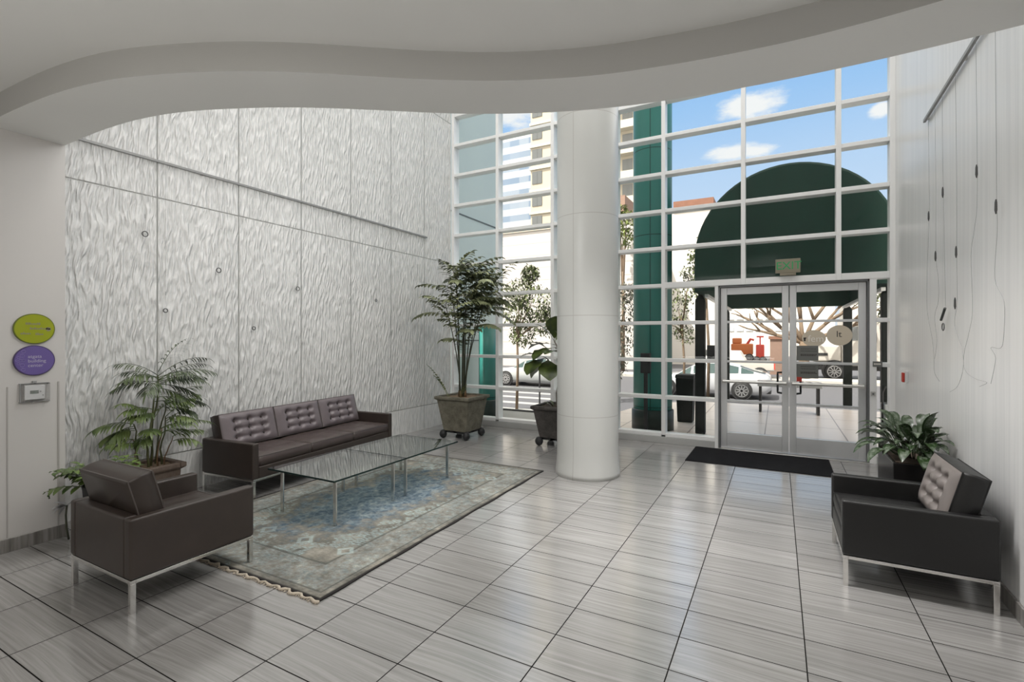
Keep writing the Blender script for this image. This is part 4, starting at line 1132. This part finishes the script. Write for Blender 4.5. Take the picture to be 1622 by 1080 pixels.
# small things in front of the doors outside
t = thing('litter_bin', 'dark square litter bin outside beside the left canopy post', 'bin', (-1.62, 10.32, 0))
MB().frustum(0, 0, 0, .86, .14, .17).build('body', M['post'], t, bevel=.01)
MB().box(-.18, .18, -.18, .18, .862, .94).build('lid', M['rubber'], t, bevel=.02)
t = thing('standpipe_post', 'black bollard post with square box in front of the teal pillar', 'post', (-2.04, 8.72, 0))
MB().box(-.03, .03, -.03, .03, 0, 1.05).build('pole', M['rubber'], t, bevel=.004)
MB().box(-.085, .085, -.05, .05, 1.05, 1.40).build('head_box', M['rubber'], t, bevel=.012)
t = thing('hanging_notice', 'small black board on the near left canopy post', 'board', (-.995, 9.2, 1.28))
MB().box(-.095, .10, -.02, .02, 0, .26).build('panel', M['rubber'], t, bevel=.004)
MB().box(-.115, -.096, -.012, .012, .08, .18).build('bracket', M['steel'], t)
t = thing('hand_cart', 'grey wheeled box with curved black handle outside the right sidelight', 'cart', (1.46, 8.85, 0))
MB().box(-.12, .25, -.12, .2, .12, .72).build('box', M['car_pale'], t, bevel=.02)
MB().box(-.10, .05, -.135, -.121, .35, .62).build('notice', M['white_plastic'], t)
MB().tube([(-.13, -.05, .3), (-.13, -.05, .88), (-.10, -.05, .96), (.0, -.05, .97), (.06, -.05, .92), (.08, -.05, .7)], .014, 8).build('handle', M['rubber'], t, smooth=True)
for s in (-1, 1): MB().tube([(s * .1 + .05, -.02, .07), (s * .1 + .09, -.02, .07)], .07, 16).build('wheel', M['tyre'], t)
t = thing('outdoor_table', 'low grey outdoor table under the canopy seen through the right door', 'table', (.22, 12.6, 0))
MB().box(-.62, .62, -.25, .25, .58, .69).build('top', M['car_pale'], t, bevel=.01)
for x in (-.57, .55):
    MB().box(x - .025, x + .025, -.2, .2, 0, .58).build('leg', M['rubber'], t)

# cars
def wheel(parent, x, y, z, r, w):
    mb = MB(); T = Matrix.Translation((x, y, z)) @ Matrix.Rotation(PI / 2, 4, 'X')
    mb.lathe([(r * .72, -w / 2), (r * .95, -w / 2), (r, -w / 4), (r, w / 4), (r * .95, w / 2), (r * .72, w / 2)], seg=24, T=T)
    wh = mb.build('wheel', M['tyre'], parent, smooth=True)
    mb = MB(); s = -1 if y < 0 else 1
    for k in range(10):
        a = 2 * PI * k / 10
        mb.box(-.02, .02, 0, r * .7, -.01, .01, Matrix.Translation((x, y + s * (w / 2 + .002), z)) @ Matrix.Rotation(PI / 2, 4, 'X') @ Matrix.Rotation(a, 4, 'Z'))
    mb.lathe([(r * .62, -.008), (r * .72, -.008), (r * .72, .008), (r * .62, .008)], seg=24, T=Matrix.Translation((x, y + s * (w / 2 + .004), z)) @ Matrix.Rotation(PI / 2, 4, 'X'), cap=False)
    mb.build('rim', M['alloy'], wh)
def car(label, loc, rz, paint, L=4.7, group=None):
    t = thing('parked_car', label, 'car', loc, rz, group)
    # stations along x: (x, half width low, z low, belt half width, belt z, roof half width, roof z); rear at +x
    S = [(-.50, .62, .30, .60, .55, .60, .56), (-.47, .80, .22, .78, .68, .76, .69), (-.36, .90, .2, .86, .80, .80, .82), (-.23, .92, .2, .88, .86, .80, .90), (-.10, .92, .2, .89, .90, .64, 1.24),
         (.02, .92, .2, .89, .92, .60, 1.37), (.14, .92, .2, .89, .94, .60, 1.37), (.27, .93, .2, .90, .97, .62, 1.24), (.38, .93, .2, .90, .98, .74, 1.06), (.455, .90, .24, .86, .95, .80, .98), (.49, .84, .30, .80, .84, .76, .86), (.50, .78, .42, .74, .66, .70, .67)]
    mb = MB(); rings = []
    for (x, wl, zl, wb, zb, wr, zr) in S:
        X = x * L
        q = [(-wl * .9, zl), (-wl, zl + .12), (-wl - .01, (zl + zb) / 2), (-wb, zb), (-wr, zr), (-wr * .5, zr + .02), (wr * .5, zr + .02), (wr, zr), (wb, zb), (wl + .01, (zl + zb) / 2), (wl, zl + .12), (wl * .9, zl)]
        rings.append([mb.b.verts.new((X, y, z)) for y, z in q])
    gl = MB()
    for i in range(len(S) - 1):
        for k in range(11):
            a, b, c, d = rings[i][k], rings[i][k + 1], rings[i + 1][k + 1], rings[i + 1][k]
            mb.b.faces.new((a, b, c, d))
            if 3 <= i <= 7 and k in (3, 7):
                m_ = (a.co + b.co + c.co + d.co) / 4
                off = Vector((0, -.006 if k == 3 else .006, .004))
                gl.poly([m_ + (p.co - m_) * .84 + off for p in (a, b, c, d)])
            if k in (4, 5, 6) and i in (3, 7, 8):
                gl.poly([p.co + Vector((0, 0, .008)) for p in (a, b, c, d)])
    mb.b.faces.new(rings[0]); mb.b.faces.new(rings[-1][::-1])
    mb.build('body', paint, t, smooth=True)
    gl.build('windows', M['car_glass'], t)
    for x in (-.305 * L, .285 * L):
        for y in (-.84, .84): wheel(t, x, y, .335, .335, .22)
        for s in (-1, 1):
            MB().lathe([(.30, -.006), (.375, -.006), (.375, .006), (.30, .006)], seg=24, T=Matrix.Translation((x, s * .937, .345)) @ Matrix.Rotation(PI / 2, 4, 'X'), cap=False).build('wheel_arch', M['tyre'], t)
    for s in (-1, 1):
        MB().box(.40 * L, .487 * L, s * .905 - .012, s * .905 + .012, .70, .77).build('tail_lamp', M['tail'], t, bevel=.008)
    MB().box(.43 * L, .497 * L, -.80, .80, .24, .38).build('bumper', M['tyre'], t, bevel=.03)
    return t
car('white car parked on the street with its tail showing through the left door', (-2.55, 21.6, -.7), R(0), M['car_white'])
car('pale car on the street seen between the corner plant and the column', (-10.4, 22.2, -.7), R(0), M['car_pale'])

# white truck
t = thing('semi_truck', 'big white truck parked across the street, seen through the right door', 'truck', (2.0, 33.6, -.7))
MB().box(-.3, 1.1, -1.1, 1.1, 1.0, 1.95).build('bonnet', M['truck_white'], t, bevel=.12)
MB().box(1.1, 3.3, -1.2, 1.2, .8, 3.4).build('cab', M['truck_white'], t, bevel=.12)
MB().box(1.35, 2.0, -1.22, -1.2, 2.2, 2.95).build('window', M['win_dark'], t)
MB().box(3.4, 9, -1.25, 1.25, 1.0, 3.7).build('trailer', M['truck_white'], t, bevel=.05)
MB().box(-.45, .0, -1.15, 1.15, .35, .8).build('bumper', M['steel'], t, bevel=.05)
MB().box(.0, 9, -.9, .9, .55, .95).build('chassis', M['tyre'], t)
MB().box(-.02, .45, -1.13, -1.1, 1.35, 1.5).build('vent', M['tyre'], t)
MB().box(2.5, 2.62, -1.5, -1.25, 2.1, 2.6).build('mirror', M['tyre'], t)
for x in (.75, 4.6, 5.8, 8): 
    for y in (-1.0, 1.0): wheel(t, x, y, .47, .47, .35)
mb = MB(); mb.lathe([(.48, -.05), (.60, -.05), (.60, .05), (.48, .05)], seg=28, T=Matrix.Translation((.75, -1.13, .52)) @ Matrix.Rotation(PI / 2, 4, 'X'), cap=False); mb.build('wheel_arch', M['tyre'], t)

# orange works truck, pickup and brick kiosk
t = thing('orange_works_truck', 'orange works machine across the street behind the white pickup', 'work vehicle', (-3.0, 53, -.7))
MB().box(-1.0, .9, -.8, .8, .7, 1.75).build('body', M['orange'], t, bevel=.1)
MB().box(-.9, -.1, -.7, .7, 1.75, 2.3).build('cab', M['orange'], t, bevel=.1)
MB().tube([(.4, -.6, 1.7), (.7, -.6, 2.2), (1.0, -.6, 2.1)], .12, 8).build('arm', M['red'], t)
for x in (-.6, .6): wheel(t, x, -.75, .4, .4, .3)
t = thing('red_hydraulic_unit', 'red machine with upright arm standing beside the orange one', 'machine', (-1.45, 51.5, -.7))
MB().box(-.35, .35, -.4, .4, .3, 1.7).build('body', M['red'], t, bevel=.08)
MB().box(-.06, .06, -.06, .06, 1.7, 2.5).box(-.3, .3, -.08, .08, 2.35, 2.5).build('mast', M['red'], t)
for x in (-.25, .25): wheel(t, x, -.4, .3, .3, .2)
t = thing('pickup_truck', 'white pickup across the street above the white car roof', 'truck', (-1.55, 30.6, -.7))
MB().box(-2.6, 1.4, -.9, .9, .55, 1.05).build('body', M['truck_white'], t, bevel=.08)
MB().frustum(-.9, 0, 1.05, 1.62, .9, .6, .85, .7).build('cab', M['truck_white'], t, bevel=.05)
MB().box(1.36, 1.43, -.88, -.6, .65, 1.0).build('tail_lamp', M['red'], t)
for x in (-1.8, .7): wheel(t, x, -.85, .38, .38, .25)
t = thing('brick_kiosk', 'small brick block with flat roof across the street left of the bare tree', 'kiosk', (-.02, 36, -.7))
MB().box(-.42, .42, -.5, .5, 0, 2.25).build('wall', M['brick_pale'], t)
MB().box(-.5, .5, -.6, .6, 2.25, 2.45).build('roof', M['brick'], t)

# trees outside
def foliage(mb, centers, n, ls, rnd):
    for (c, r) in centers:
        for k in range(n):
            d = Vector((rnd.gauss(0, 1), rnd.gauss(0, 1), rnd.gauss(0, 1))); d.normalize()
            p = Vector(c) + d * r * rnd.uniform(.35, 1.0) ** .6
            q = Vector((rnd.gauss(0, 1), rnd.gauss(0, 1), rnd.gauss(0, .8) - .3))
            mb.leaf(p, q, (0, 0, 1), ls * rnd.uniform(.7, 1.3), ls * .45, .3, .1, 2)
def tree(label, loc, h, trunk_r, centers, n, ls, fmat, seed, bmat=None, group=None):
    t = thing('street_tree', label, 'tree', loc, 0, group); rnd = random.Random(seed)
    tb = MB(); c0 = Vector(centers[0][0])
    tb.tube([(0, 0, 0), (.03, .02, h * .5), (c0.x * .4, c0.y * .4, h)], [trunk_r, trunk_r * .8, trunk_r * .6], 8)
    for c, r in centers:
        tb.tube([(c0.x * .3, c0.y * .3, h * .8), ((c0.x * .3 + c[0]) / 2, (c0.y * .3 + c[1]) / 2, (h * .8 + c[2]) / 2 + .1), c], [trunk_r * .6, trunk_r * .4, trunk_r * .15], 6)
    tb.build('trunk', bmat or M['bark'], t, smooth=True)
    mb = MB(); foliage(mb, centers, n, ls, rnd); mb.build('foliage', fmat, t, smooth=True, fix=False)
    return t
tree('green street tree behind the fig, left of the white column', (-7.6, 14.4, -.7), 2.9, .05, [((.0, 0, 3.2), .55), ((.15, 0, 3.9), .5), ((.4, .2, 4.5), .3), ((.6, 0, 3.6), .6), ((.9, .2, 2.9), .5), ((.1, .2, 2.5), .45), ((1.3, .1, 3.1), .45)], 520, .13, M['fol_green'], 1)
tree('dark street tree seen between the white column and teal pillar', (-5.1, 17.6, -.7), 2.0, .07, [((.0, 0, 2.3), .7), ((.2, 0, 3.2), .6), ((-.2, 0, 1.4), .55), ((.2, .2, 4.0), .4)], 380, .14, M['fol_dark'], 2)
tree('slim street tree left of the canopy post with sparse leaves', (-2.75, 17.0, -.7), 3.1, .05, [((-.15, 0, 3.3), .45), ((.1, 0, 3.9), .45), ((-.45, 0, 2.8), .4), ((.05, .2, 2.5), .35), ((.2, 0, 4.5), .3)], 260, .12, M['fol_green'], 3)
tree('bright green tree directly left of the canopy edge', (-1.75, 14.9, -.7), 4.0, .05, [((-.15, 0, 4.2), .3), ((-.25, 0, 4.7), .3), ((-.2, 0, 3.8), .28), ((-.1, .2, 5.1), .25)], 170, .13, M['fol_bright'], 4)
tree('green tree seen through the right sidelight', (3.1, 19.0, -.7), 2.8, .07, [((.0, 0, 3.6), .7), ((-.2, 0, 4.3), .6), ((.2, 0, 2.9), .5)], 240, .16, M['fol_green'], 5)
tree('dark leafy tree beyond the truck at the right door edge', (8.6, 42.5, -.7), 3, .12, [((.0, 0, 4.0), .9), ((-.5, 0, 4.9), .9), ((.3, 0, 3.1), .7)], 260, .22, M['fol_dark'], 6)
tree('tall pale green tree top between column and teal pillar', (-9.6, 34.2, -.7), 7, .15, [((0, 0, 9.4), .9), ((.25, 0, 10.5), .85), ((-.25, 0, 11.3), .55)], 240, .32, M['fol_bright'], 7)

# bare-branched spreading tree across the street
t = thing('bare_street_tree', 'big spreading tree with bare ascending branches behind the doors', 'tree', (1.25, 31.0, -.55))
rnd = random.Random(8); tips = []
mb = MB()
def grow(p, d, L, r, lev):
    q = p + d * L; mid = p.lerp(q, .5) + Vector((rnd.uniform(-.04, .04), rnd.uniform(-.04, .04), rnd.uniform(-.02, .05))) * L
    mb.tube([p, mid, q], [r, r * .85, r * .7], 7)
    if lev == 0: tips.append(q); return
    for k in range(3 if lev > 2 else 2):
        a = rnd.uniform(0, 2 * PI); s = rnd.uniform(.35, .8)
        nd = (d + Vector((math.cos(a) * s, math.sin(a) * s * .5, .05))).normalized()
        grow(q, nd, L * rnd.uniform(.62, .85), r * .64, lev - 1)
mb.tube([(0, 0, 0), (0, 0, 1.3), (0, 0, 2.0)], [.30, .24, .24], 10)
for a in (-1.2, -.85, -.45, -.1, .3, .7, 1.1): grow(Vector((.03 * a, 0, 1.9)), Vector((math.sin(a), rnd.uniform(-.2, .2), math.cos(a) * .9)).normalized(), 1.35, .13, 3)
mb.build('trunk_and_branches', M['bark'], t, smooth=True)
mb = MB(); foliage(mb, [(p, .3) for p in tips if p.z > 3.9][:70], 7, .2, rnd); mb.build('foliage', M['fol_green'], t, smooth=True, fix=False)

# buildings far away
def windows_grid(parent, xs_, zs_, y, w, h, mat, name='window'):
    first = None
    for x in xs_:
        for z in zs_:
            if first is None:
                first = MB().box(-w / 2, w / 2, -.04, .04, -h / 2, h / 2).box(-.06, .06, -.07, .07, -h / 2, h / 2).build(name, mat, parent); o = first
            else:
                o = first.copy(); COL.objects.link(o); o.parent = parent
            o.location = (x, y, z)
b1 = thing('apartment_tower', 'cream apartment tower with dark windows beyond the glass, left of the column', 'building', (-26.6, 62, -.7))
MB().box(-3.9, 3.2, 0, 8, 0, 44).build('wall', M['tower_cream'], b1)
mb = MB(); [mb.box(-4.0, 3.3, -.25, .0, z, z + .35) for z in np.arange(4, 44, 3.1)]; mb.build('floor_band', M['tower_trim'], b1)
windows_grid(b1, (-2.9, .6), [6 + 3.1 * k for k in range(12)], -.05, 1.5, 1.7, M['win_dark'])
b2 = thing('office_tower', 'blue and white striped glass office tower beside the cream tower', 'building', (-36.0, 66, -.7))
MB().box(-4, 3.6, 0, 8, 0, 33).build('wall', M['tower_blue'], b2)
MB().box(-4.1, 3.7, -.1, 8.1, 33, 33.5).build('parapet', M['tower_trim'], b2)
b3 = thing('balcony_tower', 'tan tower with balconies seen between column and teal pillar', 'building', (-17.0, 62, -.7))
MB().box(-3.5, 1.7, 0, 7, 0, 42).build('wall', M['tower_cream'], b3)
for k in range(12):
    bl = MB().box(-3.3, 1.4, -1.2, 0, 3 + 3.2 * k, 4.0 + 3.2 * k).build('balcony', M['tower_trim'], b3)
windows_grid(b3, (-2.2, .2), [5.0 + 3.2 * k for k in range(11)], -.05, 1.3, 1.6, M['win_dark'])
b4 = thing('low_building', 'long white horizontally boarded building across the street at left', 'building', (-14.5, 36, -.7))
MB().box(-12, 5.2, 0, 8, 0, 11.0).build('wall', M['white_low'], b4)
MB().box(-12.1, 5.3, -.15, 8, 11.0, 11.3).build('parapet', M['tower_trim'], b4)
MB().box(1.5, 4.0, 2, 5, 11.3, 13.5).build('roof_house', M['brick_pale'], b4)
b5 = thing('low_building', 'white building with brick parapet left of the canopy', 'building', (-6.2, 45, -.7))
MB().box(-3.2, 2.0, 0, 8, 0, 13.3).build('wall', M['white_bld'], b5)
MB().box(-1.9, 1.4, -.1, 3, 13.3, 14.3).build('brick_parapet', M['brick'], b5)
b6 = thing('low_building', 'pale low office with rows of windows far behind the left door', 'building', (-3.0, 70, -.7))
MB().box(-3.2, 9, 0, 8, 0, 7.5).build('wall', M['white_bld'], b6)
windows_grid(b6, [-2.4 + 1.1 * k for k in range(8)], (3.4, 4.9, 6.4), -.05, .8, .5, M['win_pale'])
b7 = thing('low_building', 'plain white building far behind the truck', 'building', (14, 68, -.7))
MB().box(-7, 12, 0, 8, 0, 10).build('wall', M['white_bld'], b7)
windows_grid(b7, [-5 + 2.4 * k for k in range(6)], (4, 7), -.05, 1.2, .9, M['win_pale'])
t = thing('street_sign', 'yellow street sign on a thin pole by the kerb behind the fig', 'street sign', (-7.0, 14.9, -.7))
MB().tube([(0, 0, 0), (0, 0, 1.5)], .03, 8).build('pole', M['rubber'], t)
MB().box(.25, .75, -.02, .02, 1.05, 1.45).build('sign_plate', M['yellow'], t)
MB().box(.0, .26, -.012, .012, 1.22, 1.27).build('arm', M['rubber'], t)

# ------------------------------------------------------------------ lights
def area(name, loc, rot, sx, sy, power, col=(1, 1, 1)):
    l = bpy.data.lights.new(name, 'AREA'); l.shape = 'RECTANGLE'; l.size = sx; l.size_y = sy; l.energy = power; l.color = col
    o = bpy.data.objects.new(name, l); COL.objects.link(o); o.location = loc; o.rotation_euler = rot
    return o
area('atrium_fill', (-1.9, 4.1, 10.8), (0, 0, 0), 5.8, 3.8, 390, (1, .985, .96))  # unseen fill lamp added to brighten the atrium
area('facade_fill', (-1.9, 7.7, 6.2), (R(-52), 0, 0), 4.2, 1.2, 25, (1, .985, .96))  # fill lamp added high inside the glass to lift the walls
area('lobby_fill', (-1.2, -.4, 3.42), (0, 0, 0), 3.0, 3.0, 40, (1, .97, .93))  # out-of-view fill lamp added under the low ceiling
area('ceiling_fill', (-1.6, -1.6, 1.0), (PI, 0, 0), 3.0, 1.6, 80, (1, .97, .93))  # upward fill lamp added behind the camera to brighten the ceiling
def aim(d): return Vector(d).to_track_quat('-Z', 'Y').to_euler()
# unseen fill lamps added behind the balcony edge, for left wall and floor
area('wall_fill', (-2.6, 3.0, 3.9), aim((-3.1, 1.6, -2.3)), 2.0, .5, 34, (1, .985, .97)).data.spread = R(150)
area('floor_fill', (-.7, 3.85, 3.9), aim((0, .12, -1)), 1.5, .3, 46, (1, .985, .97)).data.spread = R(95)
sl = bpy.data.lights.new('sun', 'SUN'); sl.energy = 8.0; sl.angle = R(1.0); sl.color = (1, .95, .87)
so = bpy.data.objects.new('sun', sl); COL.objects.link(so)
dirv = Vector((.28, .50, -.84))           # direction light travels
so.rotation_euler = dirv.to_track_quat('-Z', 'Y').to_euler()

# ------------------------------------------------------------------ world: blue sky, pale horizon, a few cumulus
w = bpy.data.worlds.new('sky'); SC.world = w; w.use_nodes = True
nt = NT(w.node_tree); nt.n.clear()
out = nt.new('ShaderNodeOutputWorld'); bg = nt.new('ShaderNodeBackground')
tc = nt.new('ShaderNodeTexCoord'); sp = nt.new('ShaderNodeSeparateXYZ'); nt.l.new(tc.outputs['Generated'], sp.inputs[0])
X, Y, Z = sp.outputs
sky = nt.ramp(nt.m('MAXIMUM', Z, 0.0), [(0.0, (.80, .84, .90)), (.14, (.66, .78, .95)), (.30, (.50, .69, .95)), (.40, (.35, .59, .93)), (.48, (.27, .52, .91)), (.62, (1.5, 1.42, 1.32)), (1.0, (1.9, 1.78, 1.6))])  # overhead stops whitened out of view to light plaza and lobby
nz = nt.noise(nt.comb(nt.m('MULTIPLY', X, 2.2), nt.m('MULTIPLY', Y, 2.2), nt.m('MULTIPLY', Z, 6)), 6, 6, .6)
def cloud(c, sx, sz, prev):
    dx = nt.m('DIVIDE', nt.m('SUBTRACT', X, c[0]), sx); dz = nt.m('DIVIDE', nt.m('SUBTRACT', Z, c[2]), sz)
    d = nt.m('SQRT', nt.m('ADD', nt.m('MULTIPLY', dx, dx), nt.m('MULTIPLY', dz, dz)))
    d = nt.m('MULTIPLY', nt.m('SUBTRACT', 1.0, nt.smooth(nt.m('ADD', d, nt.m('MULTIPLY', nt.m('SUBTRACT', nz, .5), 2.4)), .35, 1.15)), nt.m('GREATER_THAN', Y, 0.0))
    return d if prev is None else nt.m('MAXIMUM', prev, d)
cm = None
for c, sx, sz in (((-.039, .918, .390), .062, .022), ((-.060, .945, .322), .050, .013), ((.138, .927, .348), .014, .010), ((-.436, .804, .42), .10, .03), ((-.12, .96, .23), .015, .01), ((.4, .8, .45), .1, .03)):
    cm = cloud(c, sx, sz, cm)
high = 0.0
sky = nt.mix(nt.m('MAXIMUM', cm, high), sky, (.95, .95, .96))
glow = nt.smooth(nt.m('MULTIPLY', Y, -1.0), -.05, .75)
sky = nt.mix(glow, sky, (2.6, 2.35, 2.05))  # unseen warm haze added behind the building to brighten the outside
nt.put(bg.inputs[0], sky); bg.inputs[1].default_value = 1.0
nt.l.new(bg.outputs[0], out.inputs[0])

# ------------------------------------------------------------------ camera
cam = bpy.data.cameras.new('camera'); co = bpy.data.objects.new('camera', cam); COL.objects.link(co)
co.location = (0, 0, 1.68); co.rotation_euler = (PI / 2, 0, R(28.3753))
cam.sensor_width = 36; cam.lens = 36 * 779.42 / 1622; cam.shift_y = -6 / 1622; cam.clip_end = 500; cam.clip_start = .05
SC.camera = co
SC.view_settings.view_transform = 'Standard'; SC.view_settings.look = 'None'
SC.view_settings.exposure = 0.0
SC.cycles.max_bounces = 8; SC.cycles.diffuse_bounces = 4; SC.cycles.glossy_bounces = 4; SC.cycles.transparent_max_bounces = 16
SC.cycles.caustics_reflective = False; SC.cycles.caustics_refractive = False
SC.cycles.use_denoising = True
